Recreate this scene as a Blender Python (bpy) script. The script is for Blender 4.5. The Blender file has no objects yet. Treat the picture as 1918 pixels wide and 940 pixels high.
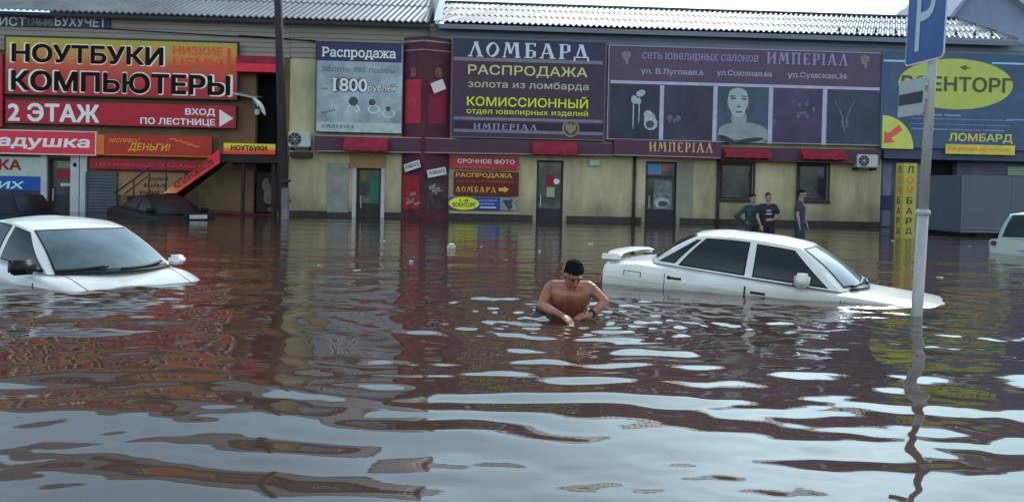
import bpy, bmesh, math, random
import numpy as np
from mathutils import Vector, Matrix
random.seed(7)
SC = bpy.context.scene
COL = SC.collection
R = math.radians

# ------------------------------------------------------------------ camera
FPX, PCX, PCY, PITCH, ROLL, CAMH = 1600.0, 959.0, 380.0, 36/1600.0, 0.0215, 1.2
def _axes():
    f = Vector((0, math.cos(PITCH), -math.sin(PITCH)))
    r0 = Vector((1, 0, 0)); u0 = Vector((0, math.sin(PITCH), math.cos(PITCH)))
    return (r0*math.cos(ROLL)+u0*math.sin(ROLL), -r0*math.sin(ROLL)+u0*math.cos(ROLL), f)
CR, CU, CF = _axes()
cam_d = bpy.data.cameras.new('camera'); cam = bpy.data.objects.new('camera', cam_d); COL.objects.link(cam)
cam_d.sensor_width = 36; cam_d.lens = 36*FPX/1918; cam_d.shift_y = -(470-PCY)/1918
cam_d.clip_start = 0.1; cam_d.clip_end = 2000
m = Matrix.Identity(4)
for i in range(3):
    m[i][0] = CR[i]; m[i][1] = CU[i]; m[i][2] = -CF[i]
m[2][3] = CAMH
cam.matrix_world = m
SC.camera = cam

# ------------------------------------------------------------------ sky, sun, exposure
SUN_EL, SUN_AZ = R(38), R(28)            # azimuth clockwise from +Y (the view direction)
w = bpy.data.worlds.new('World'); SC.world = w; w.use_nodes = True
nt = w.node_tree; nt.nodes.clear()
def N(t, tree=None, **k):
    n = (tree or nt).nodes.new(t)
    for a, b in k.items(): setattr(n, a, b)
    return n
out = N('ShaderNodeOutputWorld'); bg = N('ShaderNodeBackground'); sky = N('ShaderNodeTexSky')
sky.sky_type = 'NISHITA'; sky.sun_disc = False; sky.sun_elevation = SUN_EL; sky.sun_rotation = SUN_AZ
sky.air_density = 1.0; sky.dust_density = 2.0; sky.ozone_density = 1.0
hs = N('ShaderNodeHueSaturation'); hs.inputs['Saturation'].default_value = 0.5
tc = N('ShaderNodeTexCoord'); mp = N('ShaderNodeMapping'); mp.inputs['Scale'].default_value = (1.6, 1.6, 5.0)
nz = N('ShaderNodeTexNoise'); nz.inputs['Scale'].default_value = 1.3; nz.inputs['Detail'].default_value = 6
cr = N('ShaderNodeValToRGB')
cr.color_ramp.elements[0].position = .36; cr.color_ramp.elements[0].color = (.54, .80, .92, 1)
cr.color_ramp.elements[1].position = .68; cr.color_ramp.elements[1].color = (.98, 1.38, 1.56, 1)
mx = N('ShaderNodeMix', data_type='RGBA', blend_type='MULTIPLY'); mx.inputs[0].default_value = 1
L = nt.links.new
L(sky.outputs[0], hs.inputs['Color']); L(tc.outputs['Generated'], mp.inputs[0]); L(mp.outputs[0], nz.inputs['Vector'])
L(nz.outputs[0], cr.inputs[0]); L(hs.outputs[0], mx.inputs[6]); L(cr.outputs[0], mx.inputs[7])
# warm brightening added behind the viewer to lift the facade, bluer sky ahead
sxyz = N('ShaderNodeSeparateXYZ'); L(tc.outputs['Generated'], sxyz.inputs[0])
dr_ = N('ShaderNodeMapRange'); dr_.inputs['From Min'].default_value = -.35; dr_.inputs['From Max'].default_value = .45; L(sxyz.outputs[1], dr_.inputs[0])
tint = N('ShaderNodeMix', data_type='RGBA'); tint.inputs[6].default_value = (1.8, 1.42, 1.2, 1); tint.inputs[7].default_value = (1, 1, 1, 1); L(dr_.outputs[0], tint.inputs[0])
mx2 = N('ShaderNodeMix', data_type='RGBA', blend_type='MULTIPLY'); mx2.inputs[0].default_value = 1; L(mx.outputs[2], mx2.inputs[6]); L(tint.outputs[2], mx2.inputs[7])
L(mx2.outputs[2], bg.inputs[0]); L(bg.outputs[0], out.inputs[0])
bg.inputs[1].default_value = 0.15
sl = bpy.data.lights.new('sun', 'SUN'); sl.energy = 1.5; sl.angle = R(12); sl.color = (1, .95, .88)
so = bpy.data.objects.new('sun', sl); COL.objects.link(so)
sd = Vector((math.sin(SUN_AZ)*math.cos(SUN_EL), math.cos(SUN_AZ)*math.cos(SUN_EL), math.sin(SUN_EL)))
so.rotation_euler = sd.to_track_quat('Z', 'Y').to_euler()
so.location = (10, 20, 30)
SC.view_settings.view_transform = 'Standard'; SC.view_settings.look = 'None'
SC.view_settings.exposure = 0.7; SC.view_settings.gamma = 1
SC.render.engine = 'CYCLES'
SC.cycles.max_bounces = 6; SC.cycles.diffuse_bounces = 3; SC.cycles.glossy_bounces = 4

# ------------------------------------------------------------------ helpers
def lin(c):
    c = c/255.0
    return c/12.92 if c <= .04045 else ((c+.055)/1.055)**2.4
ESH = 0.42
def C(r, g, b, k=ESH):                    # base colour of a shaded facade thing seen at this sRGB value
    return tuple(min(.85, lin(x)/k) for x in (r, g, b))
MATS = {}
def mat(name, col, rough=.6, metal=0., var=.12, scale=3., bump=0., spec=.22, stretch=None, ior=None, coat=0.):
    if name in MATS: return MATS[name]
    M = bpy.data.materials.new(name); M.use_nodes = True
    t = M.node_tree; b = t.nodes['Principled BSDF']
    b.inputs['Roughness'].default_value = rough; b.inputs['Metallic'].default_value = metal
    b.inputs['Specular IOR Level'].default_value = spec
    if ior: b.inputs['IOR'].default_value = ior
    if coat: b.inputs['Coat Weight'].default_value = coat
    b.inputs['Base Color'].default_value = (*col, 1)
    if var > 0:
        g = t.nodes.new('ShaderNodeTexCoord'); n = t.nodes.new('ShaderNodeTexNoise')
        n.inputs['Scale'].default_value = scale; n.inputs['Detail'].default_value = 7; n.inputs['Roughness'].default_value = .65
        src = g.outputs['Object']
        if stretch:
            q = t.nodes.new('ShaderNodeMapping'); q.inputs['Scale'].default_value = stretch
            t.links.new(src, q.inputs[0]); src = q.outputs[0]
        t.links.new(src, n.inputs['Vector'])
        r = t.nodes.new('ShaderNodeMapRange'); r.inputs['From Min'].default_value = .3; r.inputs['From Max'].default_value = .7
        r.inputs['To Min'].default_value = 1-var*1.6; r.inputs['To Max'].default_value = 1+var*.7
        x = t.nodes.new('ShaderNodeMix'); x.data_type = 'RGBA'; x.blend_type = 'MULTIPLY'; x.inputs[0].default_value = 1
        x.inputs[6].default_value = (*col, 1)
        t.links.new(n.outputs[0], r.inputs[0]); t.links.new(r.outputs[0], x.inputs[7]); t.links.new(x.outputs[2], b.inputs['Base Color'])
        if bump:
            bp = t.nodes.new('ShaderNodeBump'); bp.inputs['Strength'].default_value = bump; bp.inputs['Distance'].default_value = .02
            t.links.new(n.outputs[0], bp.inputs['Height']); t.links.new(bp.outputs[0], b.inputs['Normal'])
    MATS[name] = M
    return M
def gradmat(name, stops, axis=2, lo=0., hi=1., noise=.0, rough=.4):
    """a printed colour gradient along one object axis"""
    M = bpy.data.materials.new(name); M.use_nodes = True
    t = M.node_tree; b = t.nodes['Principled BSDF']; b.inputs['Roughness'].default_value = rough; b.inputs['Specular IOR Level'].default_value = .22
    g = t.nodes.new('ShaderNodeTexCoord'); s = t.nodes.new('ShaderNodeSeparateXYZ'); t.links.new(g.outputs['Object'], s.inputs[0])
    r = t.nodes.new('ShaderNodeMapRange'); r.inputs['From Min'].default_value = lo; r.inputs['From Max'].default_value = hi
    t.links.new(s.outputs[axis], r.inputs[0]); src = r.outputs[0]
    if noise:
        n = t.nodes.new('ShaderNodeTexNoise'); n.inputs['Scale'].default_value = 1.6; n.inputs['Detail'].default_value = 4
        t.links.new(g.outputs['Object'], n.inputs['Vector'])
        ma = t.nodes.new('ShaderNodeMath'); ma.operation = 'MULTIPLY_ADD'; ma.inputs[1].default_value = noise; ma.inputs[2].default_value = -noise*.5
        t.links.new(n.outputs[0], ma.inputs[0])
        ad = t.nodes.new('ShaderNodeMath'); ad.operation = 'ADD'; t.links.new(src, ad.inputs[0]); t.links.new(ma.outputs[0], ad.inputs[1]); src = ad.outputs[0]
    cr = t.nodes.new('ShaderNodeValToRGB'); e = cr.color_ramp.elements
    while len(e) < len(stops): e.new(.5)
    for i, (p, c) in enumerate(stops): e[i].position = p; e[i].color = (*c, 1)
    t.links.new(src, cr.inputs[0]); t.links.new(cr.outputs[0], b.inputs['Base Color'])
    return M

class MB:
    def __init__(s): s.v = []; s.f = []
    def add(s, vs, fs):
        o = len(s.v); s.v += [tuple(p) for p in vs]; s.f += [tuple(i+o for i in f) for f in fs]; return s
    def box(s, x0, x1, y0, y1, z0, z1, b=0.):
        if b <= 0:
            vs = [(x, y, z) for z in (z0, z1) for y in (y0, y1) for x in (x0, x1)]
            return s.add(vs, [(0,2,3,1), (4,5,7,6), (0,1,5,4), (2,6,7,3), (0,4,6,2), (1,3,7,5)])
        bm = bmesh.new(); bmesh.ops.create_cube(bm, size=1)
        for v in bm.verts: v.co = Vector(((x0+x1)/2+v.co.x*(x1-x0), (y0+y1)/2+v.co.y*(y1-y0), (z0+z1)/2+v.co.z*(z1-z0)))
        bmesh.ops.bevel(bm, geom=bm.edges[:], offset=b, segments=2, affect='EDGES')
        return s.bm(bm)
    def bm(s, bm):
        bm.verts.index_update(); s.add([v.co[:] for v in bm.verts], [tuple(v.index for v in f.verts) for f in bm.faces]); bm.free(); return s
    def quad(s, *p): return s.add(p, [tuple(range(len(p)))])
    def prism(s, pts, y0, y1):            # polygon (x,z) extruded along y
        n = len(pts); vs = [(x, y0, z) for x, z in pts]+[(x, y1, z) for x, z in pts]
        return s.add(vs, [tuple(range(n)), tuple(range(2*n-1, n-1, -1))]+[(i, i+n, (i+1) % n+n, (i+1) % n) for i in range(n)])
    def tube(s, pts, r, n=8, caps=True):
        pts = [Vector(p) for p in pts]; rs = r if isinstance(r, (list, tuple)) else [r]*len(pts)
        vs = []; prev = None
        for i, p in enumerate(pts):
            d = (pts[min(i+1, len(pts)-1)]-pts[max(i-1, 0)]).normalized()
            a = d.orthogonal().normalized() if prev is None else (prev-d*prev.dot(d)).normalized()
            prev = a; b = d.cross(a)
            vs += [p+(a*math.cos(2*math.pi*k/n)+b*math.sin(2*math.pi*k/n))*rs[i] for k in range(n)]
        fs = [(i*n+k, i*n+(k+1) % n, (i+1)*n+(k+1) % n, (i+1)*n+k) for i in range(len(pts)-1) for k in range(n)]
        if caps: fs += [tuple(range(n-1, -1, -1)), tuple((len(pts)-1)*n+k for k in range(n))]
        return s.add(vs, fs)
    def ball(s, c, r, n=12, m=8, rot=None):
        r = (r, r, r) if not isinstance(r, (list, tuple)) else r
        vs = [Vector((0, 0, 1))]
        for i in range(1, m):
            t = math.pi*i/m
            vs += [Vector((math.sin(t)*math.cos(2*math.pi*k/n), math.sin(t)*math.sin(2*math.pi*k/n), math.cos(t))) for k in range(n)]
        vs.append(Vector((0, 0, -1)))
        fs = [(0, 1+k, 1+(k+1) % n) for k in range(n)]
        fs += [(1+i*n+k, 1+(i+1)*n+k, 1+(i+1)*n+(k+1) % n, 1+i*n+(k+1) % n) for i in range(m-2) for k in range(n)]
        l = len(vs)-1; fs += [(l, l-n+(k+1) % n, l-n+k) for k in range(n)]
        vs = [Vector((v.x*r[0], v.y*r[1], v.z*r[2])) for v in vs]
        if rot is not None: vs = [rot @ v for v in vs]
        return s.add([v+Vector(c) for v in vs], fs)
    def cap(s, p0, r0, p1, r1, n=12):     # tapered capsule
        p0 = Vector(p0); p1 = Vector(p1)
        s.tube([p0, p1], [r0, r1], n); s.ball(p0, r0*.998, n); return s.ball(p1, r1*.998, n)
    def ellipse(s, cx, y, cz, rx, rz, n=40, a0=0, a1=2*math.pi, rot=0.):
        pts = []
        for k in range(n):
            a = a0+(a1-a0)*k/n; ex, ez = rx*math.cos(a), rz*math.sin(a)
            pts.append((cx+ex*math.cos(rot)-ez*math.sin(rot), y, cz+ex*math.sin(rot)+ez*math.cos(rot)))
        return s.add(pts, [tuple(range(n))])
    def mesh(s, name, off=(0, 0, 0)):
        me = bpy.data.meshes.new(name)
        o = off; me.from_pydata([(x-o[0], y-o[1], z-o[2]) for x, y, z in s.v], [], s.f); me.update()
        return me
ORI = {}
def props(o, label=None, cat=None, group=None, kind=None):
    if label: o['label'] = label
    if cat: o['category'] = cat
    if group: o['group'] = group
    if kind: o['kind'] = kind
    return o
def shade(me, smooth):
    if smooth: me.polygons.foreach_set('use_smooth', [True]*len(me.polygons))
    if isinstance(smooth, float):
        try: me.set_sharp_from_angle(angle=smooth)
        except Exception: pass
def empty(name, M, label, cat, group=None, ori=(0, 0, 0)):
    o = bpy.data.objects.new(name, None); COL.objects.link(o)
    o.matrix_world = M @ Matrix.Translation(ori); ORI[o.name] = Vector(ori)
    o.empty_display_size = .1
    return props(o, label, cat, group)
def solo(mb, name, mt, M, label=None, cat=None, group=None, kind=None, smooth=False, ori=None):
    if ori is None:
        a = np.array(mb.v); lo, hi = a.min(0), a.max(0); ori = ((lo[0]+hi[0])/2, (lo[1]+hi[1])/2, (lo[2]+hi[2])/2)
    me = mb.mesh(name, ori); o = bpy.data.objects.new(name, me); COL.objects.link(o)
    me.materials.append(mt); shade(me, smooth)
    o.matrix_world = M @ Matrix.Translation(ori); ORI[o.name] = Vector(ori)
    return props(o, label, cat, group, kind)
def part(mb, name, mt, parent, smooth=False, label=None):
    ori = ORI[parent.name]
    me = mb.mesh(name, ori); o = bpy.data.objects.new(name, me); COL.objects.link(o)
    me.materials.append(mt); shade(me, smooth); o.parent = parent; ORI[o.name] = ori
    # sub-parts share their thing's origin
    if label: o['label'] = label
    return o

# ------------------------------------------------------------------ facade frame: x along the wall, y into the building, z up
FA = 0.05; FD = 28.2
FAC = Matrix.Translation((0, FD, 0)) @ Matrix.Rotation(FA, 4, 'Z')
FINV = FAC.inverted()
def ray(px, py): return CF*FPX+CR*(px-PCX)-CU*(py-PCY)
def fac(px, py, off=0.):                  # where the sight line through a photo point meets the wall plane
    d = FINV.to_3x3() @ ray(px, py); o = FINV @ Vector((0, 0, CAMH))
    t = (-off-o.y)/d.y
    return o.x+d.x*t, o.z+d.z*t
def frect(x0, y0, x1, y1, off=0.):
    a = fac(x0, y0, off); b = fac(x1, y1, off)
    return a[0], b[0], b[1], a[1]         # u0,u1,z0,z1
def wat(px, py, z=0.):                    # point at height z
    d = ray(px, py); t = (z-CAMH)/d.z
    return Vector((d.x*t, d.y*t, z))
def at_depth(px, py, Y):
    d = ray(px, py); t = Y/d.y
    return Vector((d.x*t, Y, CAMH+d.z*t))

# ------------------------------------------------------------------ lettering
def text_mb(body, bold=0., slab=0., space=1.):
    """outline of the text filled by non-zero winding in level strips (glyph contours may overlap)"""
    c = bpy.data.curves.new('lettering', 'FONT'); c.body = body; c.resolution_u = 4; c.space_character = space; c.fill_mode = 'NONE'
    o = bpy.data.objects.new('lettering', c); COL.objects.link(o); bpy.context.view_layer.update()
    dg = bpy.context.evaluated_depsgraph_get(); me = bpy.data.meshes.new_from_object(o.evaluated_get(dg))
    P = [(p.co.x, p.co.y) for p in me.vertices]; E = []
    for e in me.edges:
        i, j = e.vertices[:]
        if abs(i-j) > 1: i, j = max(i, j), min(i, j)
        elif i > j: i, j = j, i
        E.append((P[i], P[j]))
    bpy.data.objects.remove(o); bpy.data.curves.remove(c); bpy.data.meshes.remove(me)
    ys = sorted({round(p[1], 4) for p in P}); lv = [ys[0]]
    for y in ys[1:]:
        if y-lv[-1] > .004: lv.append(y)
    v, f = [], []
    def cross(y):
        r = []
        for (x0, y0), (x1, y1) in E:
            if (y0 <= y < y1) or (y1 <= y < y0): r.append((x0+(x1-x0)*(y-y0)/(y1-y0), 1 if y1 > y0 else -1, ((x0, y0), (x1, y1))))
        return sorted(r, key=lambda q: q[0])
    def inside(x, y): return sum(q[1] for q in cross(y) if q[0] < x) != 0
    for ya, yb in zip(lv, lv[1:]):
        wn = 0; st = None
        for x, d, e in cross((ya+yb)/2):
            pw = wn; wn += d
            if pw == 0: st = e
            elif wn == 0:
                def xa(e, y):
                    (x0, y0), (x1, y1) = e; t = min(1, max(0, (y-y0)/(y1-y0))); return x0+(x1-x0)*t
                o2 = len(v); v += [(xa(st, ya), ya, 0), (xa(e, ya), ya, 0), (xa(e, yb), yb, 0), (xa(st, yb), yb, 0)]; f.append((o2, o2+1, o2+2, o2+3))
    if slab:                               # slab serifs on every short level stroke end
        for (x0, y0), (x1, y1) in E:
            if abs(y0-y1) < .004 and .05 < abs(x0-x1) < .3:
                x0, x1 = sorted((x0, x1)); m_ = (x0+x1)/2; up, dn = inside(m_, y0+.01), inside(m_, y0-.01)
                if up == dn: continue
                h = .05 if up else -.05; sw = slab*2.4; o2 = len(v)
                v += [(x0-sw, y0, .0002), (x1+sw, y0, .0002), (x1+sw*.6, y0+h, .0002), (x0-sw*.6, y0+h, .0002)]
                f.append((o2, o2+1, o2+2, o2+3) if h > 0 else (o2+3, o2+2, o2+1, o2))
    if bold > .004:                        # embolden with shifted copies, each a hair behind the last
        n = 4 if bold < .02 else (8 if bold < .06 else 14); V, F = list(v), list(f)
        for k in range(n):
            a = 2*math.pi*(k+.5)/n; o2 = len(V)
            V += [(p[0]+bold*math.cos(a), p[1]+bold*math.sin(a), p[2]-.00022*(k+1)) for p in v]; F += [tuple(i+o2 for i in q) for q in f]
        v, f = V, F
    return v, f
# old-style poster capitals drawn as strokes: (x0,y0,x1,y1,width)
SG = {
 'Л': (.78, [(.10,0,.40,1,.09), (.40,1,.68,0,.20), (-.02,0,.22,.09,'r'), (.46,0,.84,.07,'r'), (.3,.93,.55,1,'r')]),
 'О': (.74, 'O'),
 'М': (1.0, [(.08,0,.22,1,.09), (.26,1,.44,.25,.17), (.44,.25,.66,1,.08), (.76,1,.84,0,.19), (-.02,0,.2,.07,'r'), (.66,0,1.0,.07,'r'), (.1,.93,.36,1,'r'), (.58,.93,.9,1,'r')]),
 'Б': (.68, [(.18,0,.18,1,.18), (.02,.92,.62,1,'r'), (.54,.78,.64,1,'r'), (.1,0,.5,.08,'r'), (.1,.46,.48,.54,'r'), (.56,.08,.56,.48,.17), (0,0,.1,.07,'r')]),
 'А': (.84, [(.10,0,.36,1,.09), (.40,1,.72,0,.20), (.12,.3,.6,.38,'r'), (-.02,0,.22,.09,'r'), (.5,0,.88,.07,'r'), (.26,.93,.5,1,'r')]),
 'Р': (.66, [(.18,0,.18,1,.18), (.02,0,.36,.07,'r'), (.02,.93,.5,1,'r'), (.1,.42,.5,.5,'r'), (.57,.48,.57,.95,.17)]),
 'Д': (.86, [(.16,.1,.38,1,.09), (.42,1,.66,.1,.20), (.02,.1,.84,.18,'r'), (.0,-.12,.1,.14,'r'), (.76,-.12,.86,.14,'r'), (.28,.93,.52,1,'r')]),
 'И': (.84, [(.14,0,.14,1,.18), (.68,0,.68,1,.18), (.18,.2,.64,.8,.10), (0,0,.3,.07,'r'), (.54,0,.84,.07,'r'), (0,.93,.3,1,'r'), (.54,.93,.84,1,'r')]),
 'П': (.84, [(.16,0,.16,1,.18), (.66,0,.66,1,.18), (0,.92,.84,1,'r'), (0,0,.32,.07,'r'), (.52,0,.82,.07,'r')]),
 'Е': (.66, [(.16,.1,.16,.9,.18), (.12,.92,.62,1,'r'), (.12,0,.62,.08,'r'), (.14,.46,.5,.54,'r'), (.54,.8,.64,1,'r'), (.54,0,.64,.2,'r')]),
 'І': (.34, [(.17,0,.17,1,.17), (0,0,.34,.07,'r'), (0,.93,.34,1,'r')]),
 ' ': (.4, []),
}
def slav_mb(body, gap=.2):
    v, f = [], []; x = 0
    for ch in body:
        wd, st = SG[ch]
        if st == 'O':
            n = 20; o = len(v)
            for k in range(n):
                a = 2*math.pi*k/n; ca, sa = math.cos(a), math.sin(a)
                v.append((x+.37+.37*math.copysign(abs(ca)**1.25, ca), .5+.5*math.copysign(abs(sa)**1.1, sa), 0))
                v.append((x+.37+.2*math.copysign(abs(ca)**1.25, ca)*(1)+.07*sa, .5+.4*math.copysign(abs(sa)**1.1, sa), 0))
            for k in range(n):
                a, b = o+2*k, o+2*((k+1) % n); f.append((a, b, b+1, a+1))
        else:
            for s in st:
                o = len(v)
                if s[4] == 'r': v += [(x+s[0], s[1], 0), (x+s[2], s[1], 0), (x+s[2], s[3], 0), (x+s[0], s[3], 0)]
                else:
                    t = s[4]/2; (a, b), (c, d) = sorted([(s[0], s[1]), (s[2], s[3])], key=lambda q: q[1])
                    v += [(x+a-t, b, 0), (x+a+t, b, 0), (x+c+t, d, 0), (x+c-t, d, 0)]
                f.append((o, o+1, o+2, o+3))
        x += wd+gap
    # strokes of one letter overlap: give each its own hair of depth so no two faces share a plane
    v = list(v)
    for i, p in enumerate(f):
        if len(p) == 4:
            pass
    out = []; ff = []
    for i, p in enumerate(f):
        o = len(out); dz = .0006*(i % 9)
        out += [(v[j][0], v[j][1], dz) for j in p]; ff.append(tuple(range(o, o+len(p))))
    return out, ff
def fit(vf, u0, u1, z0, z1, y, shear=0., tilt=0.):
    v, f = vf; a = np.array(v); lo, hi = a.min(0), a.max(0)
    sx = (u1-u0)/(hi[0]-lo[0]); sz = (z1-z0)/(hi[1]-lo[1]); mb = MB(); vs = []
    cu, cz = (u0+u1)/2, (z0+z1)/2
    for p in v:
        U = u0+(p[0]-lo[0])*sx; Z = z0+(p[1]-lo[1])*sz; U += shear*(Z-cz)
        if tilt:
            du, dz = U-cu, Z-cz; U = cu+du*math.cos(tilt)-dz*math.sin(tilt); Z = cz+du*math.sin(tilt)+dz*math.cos(tilt)
        vs.append((U, y-p[2], Z))
    return mb.add(vs, f)
def ftext(parent, body, px, mt, off, bold=.012, slab=0., slav=False, shear=0., tilt=0., outline=None, ow=.05, space=1.):
    u0, u1, z0, z1 = frect(*px, off)
    if outline:
        hw = (u1-u0)*.012; hz = (z1-z0)*.06
        part(fit(text_mb(body, bold+ow, slab, space), u0-hw, u1+hw, z0-hz, z1+hz, -off-.004, shear, tilt), 'lettering_outline', outline, parent)
    vf = slav_mb(body) if slav else text_mb(body, bold, slab, space)
    return part(fit(vf, u0, u1, z0, z1, -off-.008, shear, tilt), 'lettering', mt, parent)
def fboard(name, label, cat, px, off, th, mt, group=None, frame=None, fw=.04):
    """a flat sign board on the wall: front face at distance off from the wall plane"""
    u0, u1, z0, z1 = frect(*px, off)
    o = solo(MB().box(u0, u1, -off, -off+th, z0, z1), name, mt, FAC, label, cat, group)
    if frame:
        mb = MB(); e = .012
        mb.box(u0-fw, u1+fw, -off-e, -off+th, z1, z1+fw); mb.box(u0-fw, u1+fw, -off-e, -off+th, z0-fw, z0)
        mb.box(u0-fw, u0, -off-e, -off+th, z0, z1); mb.box(u1, u1+fw, -off-e, -off+th, z0, z1)
        part(mb, 'frame', frame, o)
    return o
def fpatch(parent, name, px, mt, off, th=.004):
    u0, u1, z0, z1 = frect(*px, off)
    return part(MB().box(u0, u1, -off-th, -off+.001, z0, z1), name, mt, parent)

# ------------------------------------------------------------------ materials
YEL = mat('yellow_paint', C(134,125,100), .8, var=.26, scale=1.3, bump=.2, stretch=(1,1,.3))
BEI = mat('beige_paint', C(80,62,46), .8, var=.16, scale=1.4)
PLI = mat('dark_plinth', C(46,40,40), .7, var=.25, scale=2)
SID = mat('grey_siding', C(98,92,86), .6, var=.1, scale=2, stretch=(.3,1,2))
SIDR = mat('blue_grey_siding', C(84,88,98), .6, var=.1, scale=2, stretch=(.3,1,2))
ROOFD = mat('wet_slate_roof', (.13,.135,.145), .45, var=.4, scale=.7, spec=.5)
ROOFL = mat('wet_metal_roof', (.12,.125,.145), .5, var=.25, scale=1.5, spec=.22)
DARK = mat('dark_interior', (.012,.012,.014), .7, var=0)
MAR = mat('maroon_board', C(52,38,50), .45, var=.1, scale=2, bump=.6)
MARB = mat('maroon_band', C(58,36,48), .5, var=.12, scale=2)
NAVY = mat('navy_board', C(40,38,66), .45, var=.1, bump=.6)
RED = mat('red_board', C(126,24,36), .45, var=.1, bump=.6)
REDA = mat('red_awning_cloth', C(104,26,40), .7, var=.2, scale=4)
DRED = mat('dark_red_board', C(104,22,32), .5, var=.15)
WHI = mat('white_vinyl', C(185,190,188), .5, var=.06)
GREYW = mat('grey_white_paint', C(128,128,130), .6, var=.12)
LAV = mat('lavender_vinyl', C(150,150,178), .5, var=.08)
LAVD = mat('dim_lavender_vinyl', C(108,104,128), .5, var=.08)
BLK = mat('black_vinyl', (.010,.008,.008), .6, var=0, spec=.08)
YELV = mat('yellow_vinyl', C(168,166,30), .5, var=.06)
PYEL = mat('pale_yellow_vinyl', C(146,142,96), .5, var=.06)
GOLD = mat('gold_vinyl', C(176,120,40), .4, var=.1)
ORA = mat('orange_vinyl', C(205,120,30), .5, var=.1)
BROWN = mat('brown_board', C(66,26,26), .5, var=.12)
FRM = mat('dark_frame', C(34,32,38), .5, var=.1)
GLASS = mat('dark_reflection_glass', (.07,.08,.09), .06, var=.55, scale=1.6, spec=.6)  # light reflections in the panes put into the base colour as blotches
BLUEB = mat('blue_board', C(50,64,84), .45, var=.12, scale=1)
BLUE = mat('bright_blue_board', C(24,60,128), .45, var=.1)
STEEL = mat('grey_steel', C(110,112,116), .4, .6, var=.15)
ACW = mat('ac_casing', C(128,130,130), .5, var=.1)
PIPE = mat('brown_pipe', C(42,36,32), .5, var=.2)
LIME = mat('lime_board', C(146,148,70), .5, var=.08)
GREENY = mat('lime_disc', C(132,136,66), .45, var=.08)

# damp tide mark that the flood has left on the foot of the yellow wall
t_ = YEL.node_tree; b_ = t_.nodes['Principled BSDF']; src = b_.inputs['Base Color'].links[0].from_socket
g_ = t_.nodes.new('ShaderNodeTexCoord'); s_ = t_.nodes.new('ShaderNodeSeparateXYZ'); t_.links.new(g_.outputs['Object'], s_.inputs[0])
n_ = t_.nodes.new('ShaderNodeTexNoise'); n_.inputs['Scale'].default_value = 1.1; n_.inputs['Detail'].default_value = 6; t_.links.new(g_.outputs['Object'], n_.inputs['Vector'])
a_ = t_.nodes.new('ShaderNodeMath'); a_.operation = 'MULTIPLY_ADD'; a_.inputs[1].default_value = -1.5; t_.links.new(n_.outputs[0], a_.inputs[0]); t_.links.new(s_.outputs[2], a_.inputs[2])
r_ = t_.nodes.new('ShaderNodeMapRange'); r_.inputs['From Min'].default_value = -.45; r_.inputs['From Max'].default_value = .15; r_.inputs['To Min'].default_value = .62; r_.inputs['To Max'].default_value = 1; t_.links.new(a_.outputs[0], r_.inputs[0])
x_ = t_.nodes.new('ShaderNodeMix'); x_.data_type = 'RGBA'; x_.blend_type = 'MULTIPLY'; x_.inputs[0].default_value = 1
t_.links.new(src, x_.inputs[6]); t_.links.new(r_.outputs[0], x_.inputs[7]); t_.links.new(x_.outputs[2], b_.inputs['Base Color'])

# ------------------------------------------------------------------ ground (under the flood)
solo(MB().quad((-150,-60,-.8), (150,-60,-.8), (150,160,-.8), (-150,160,-.8)), 'ground', mat('asphalt', (.05,.05,.05), .9), Matrix(), kind='structure', ori=(0,0,0))

# ------------------------------------------------------------------ buildings
def zat(py, px=959, off=0.): return fac(px, py, off)[1]
ZEAVE = fac(1250, 58)[1]
ZEAVEL = fac(600, 42)[1]
UL, UM, UR = fac(-150, 300)[0], fac(541, 300)[0], fac(1650, 300)[0]
def wall_with_holes(mb, u0, u1, z0, z1, holes, y0=0., th=.3):
    us = sorted({u0, u1, *[h[0] for h in holes], *[h[1] for h in holes]}); zs = sorted({z0, z1, *[h[2] for h in holes], *[h[3] for h in holes]})
    for a, b in zip(us, us[1:]):
        zz = None
        for c, d in zip(zs, zs[1:]):
            cu, cz = (a+b)/2, (c+d)/2
            if any(h[0] < cu < h[1] and h[2] < cz < h[3] for h in holes): continue
            mb.quad((a, y0, c), (b, y0, c), (b, y0, d), (a, y0, d))
    for h in holes:                        # reveals
        a, b, c, d = h
        mb.quad((a, y0, c), (a, y0, d), (a, y0+th, d), (a, y0+th, c)); mb.quad((b, y0, d), (b, y0, c), (b, y0+th, c), (b, y0+th, d))
        mb.quad((a, y0, d), (b, y0, d), (b, y0+th, d), (a, y0+th, d)); mb.quad((a, y0+th, c), (b, y0+th, c), (b, y0, c), (a, y0, c))
def siding(u0, u1, z0, z1, y=-.03, step=.16):
    mb = MB(); z = z0
    while z < z1-.01:
        t = min(z1, z+step)
        mb.add([(u0, y-.035, z), (u1, y-.035, z), (u1, y-.004, t), (u0, y-.004, t), (u0, y+.02, z), (u1, y+.02, z)], [(0,1,2,3), (4,5,1,0)])
        z = t
    return mb
def corrugated(u0, u1, y0, z0, y1, z1, pitch=.18, amp=.03, skew=0., rows=1, lap=.03):
    mb = MB(); ua = u0-abs(skew)*(y1-y0); n = int((u1-ua)/pitch*6)
    for r in range(rows):
        a, b = r/rows, (r+1)/rows+(.02 if r < rows-1 else 0)
        va = []; vb = []; vc = []
        for i in range(n+1):
            u = ua+(u1-ua)*i/n; wv = amp*math.sin(2*math.pi*u/pitch)
            for lst, q in ((va, a), (vb, b)):
                uu = min(max(u+skew*(y1-y0)*q, u0), u1)
                lst.append((uu, y0+(y1-y0)*q, z0+(z1-z0)*q+wv+lap*(0 if q == b else 1)))
            vc.append((va[-1][0], va[-1][1]+.002, va[-1][2]-.03-wv*.2))
        o = len(mb.v); mb.v += va+vb+vc; k = n+1
        mb.f += [(o+i, o+i+1, o+k+i+1, o+k+i) for i in range(n)]+[(o+2*k+i, o+2*k+i+1, o+i+1, o+i) for i in range(n)]
    return mb
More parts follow.
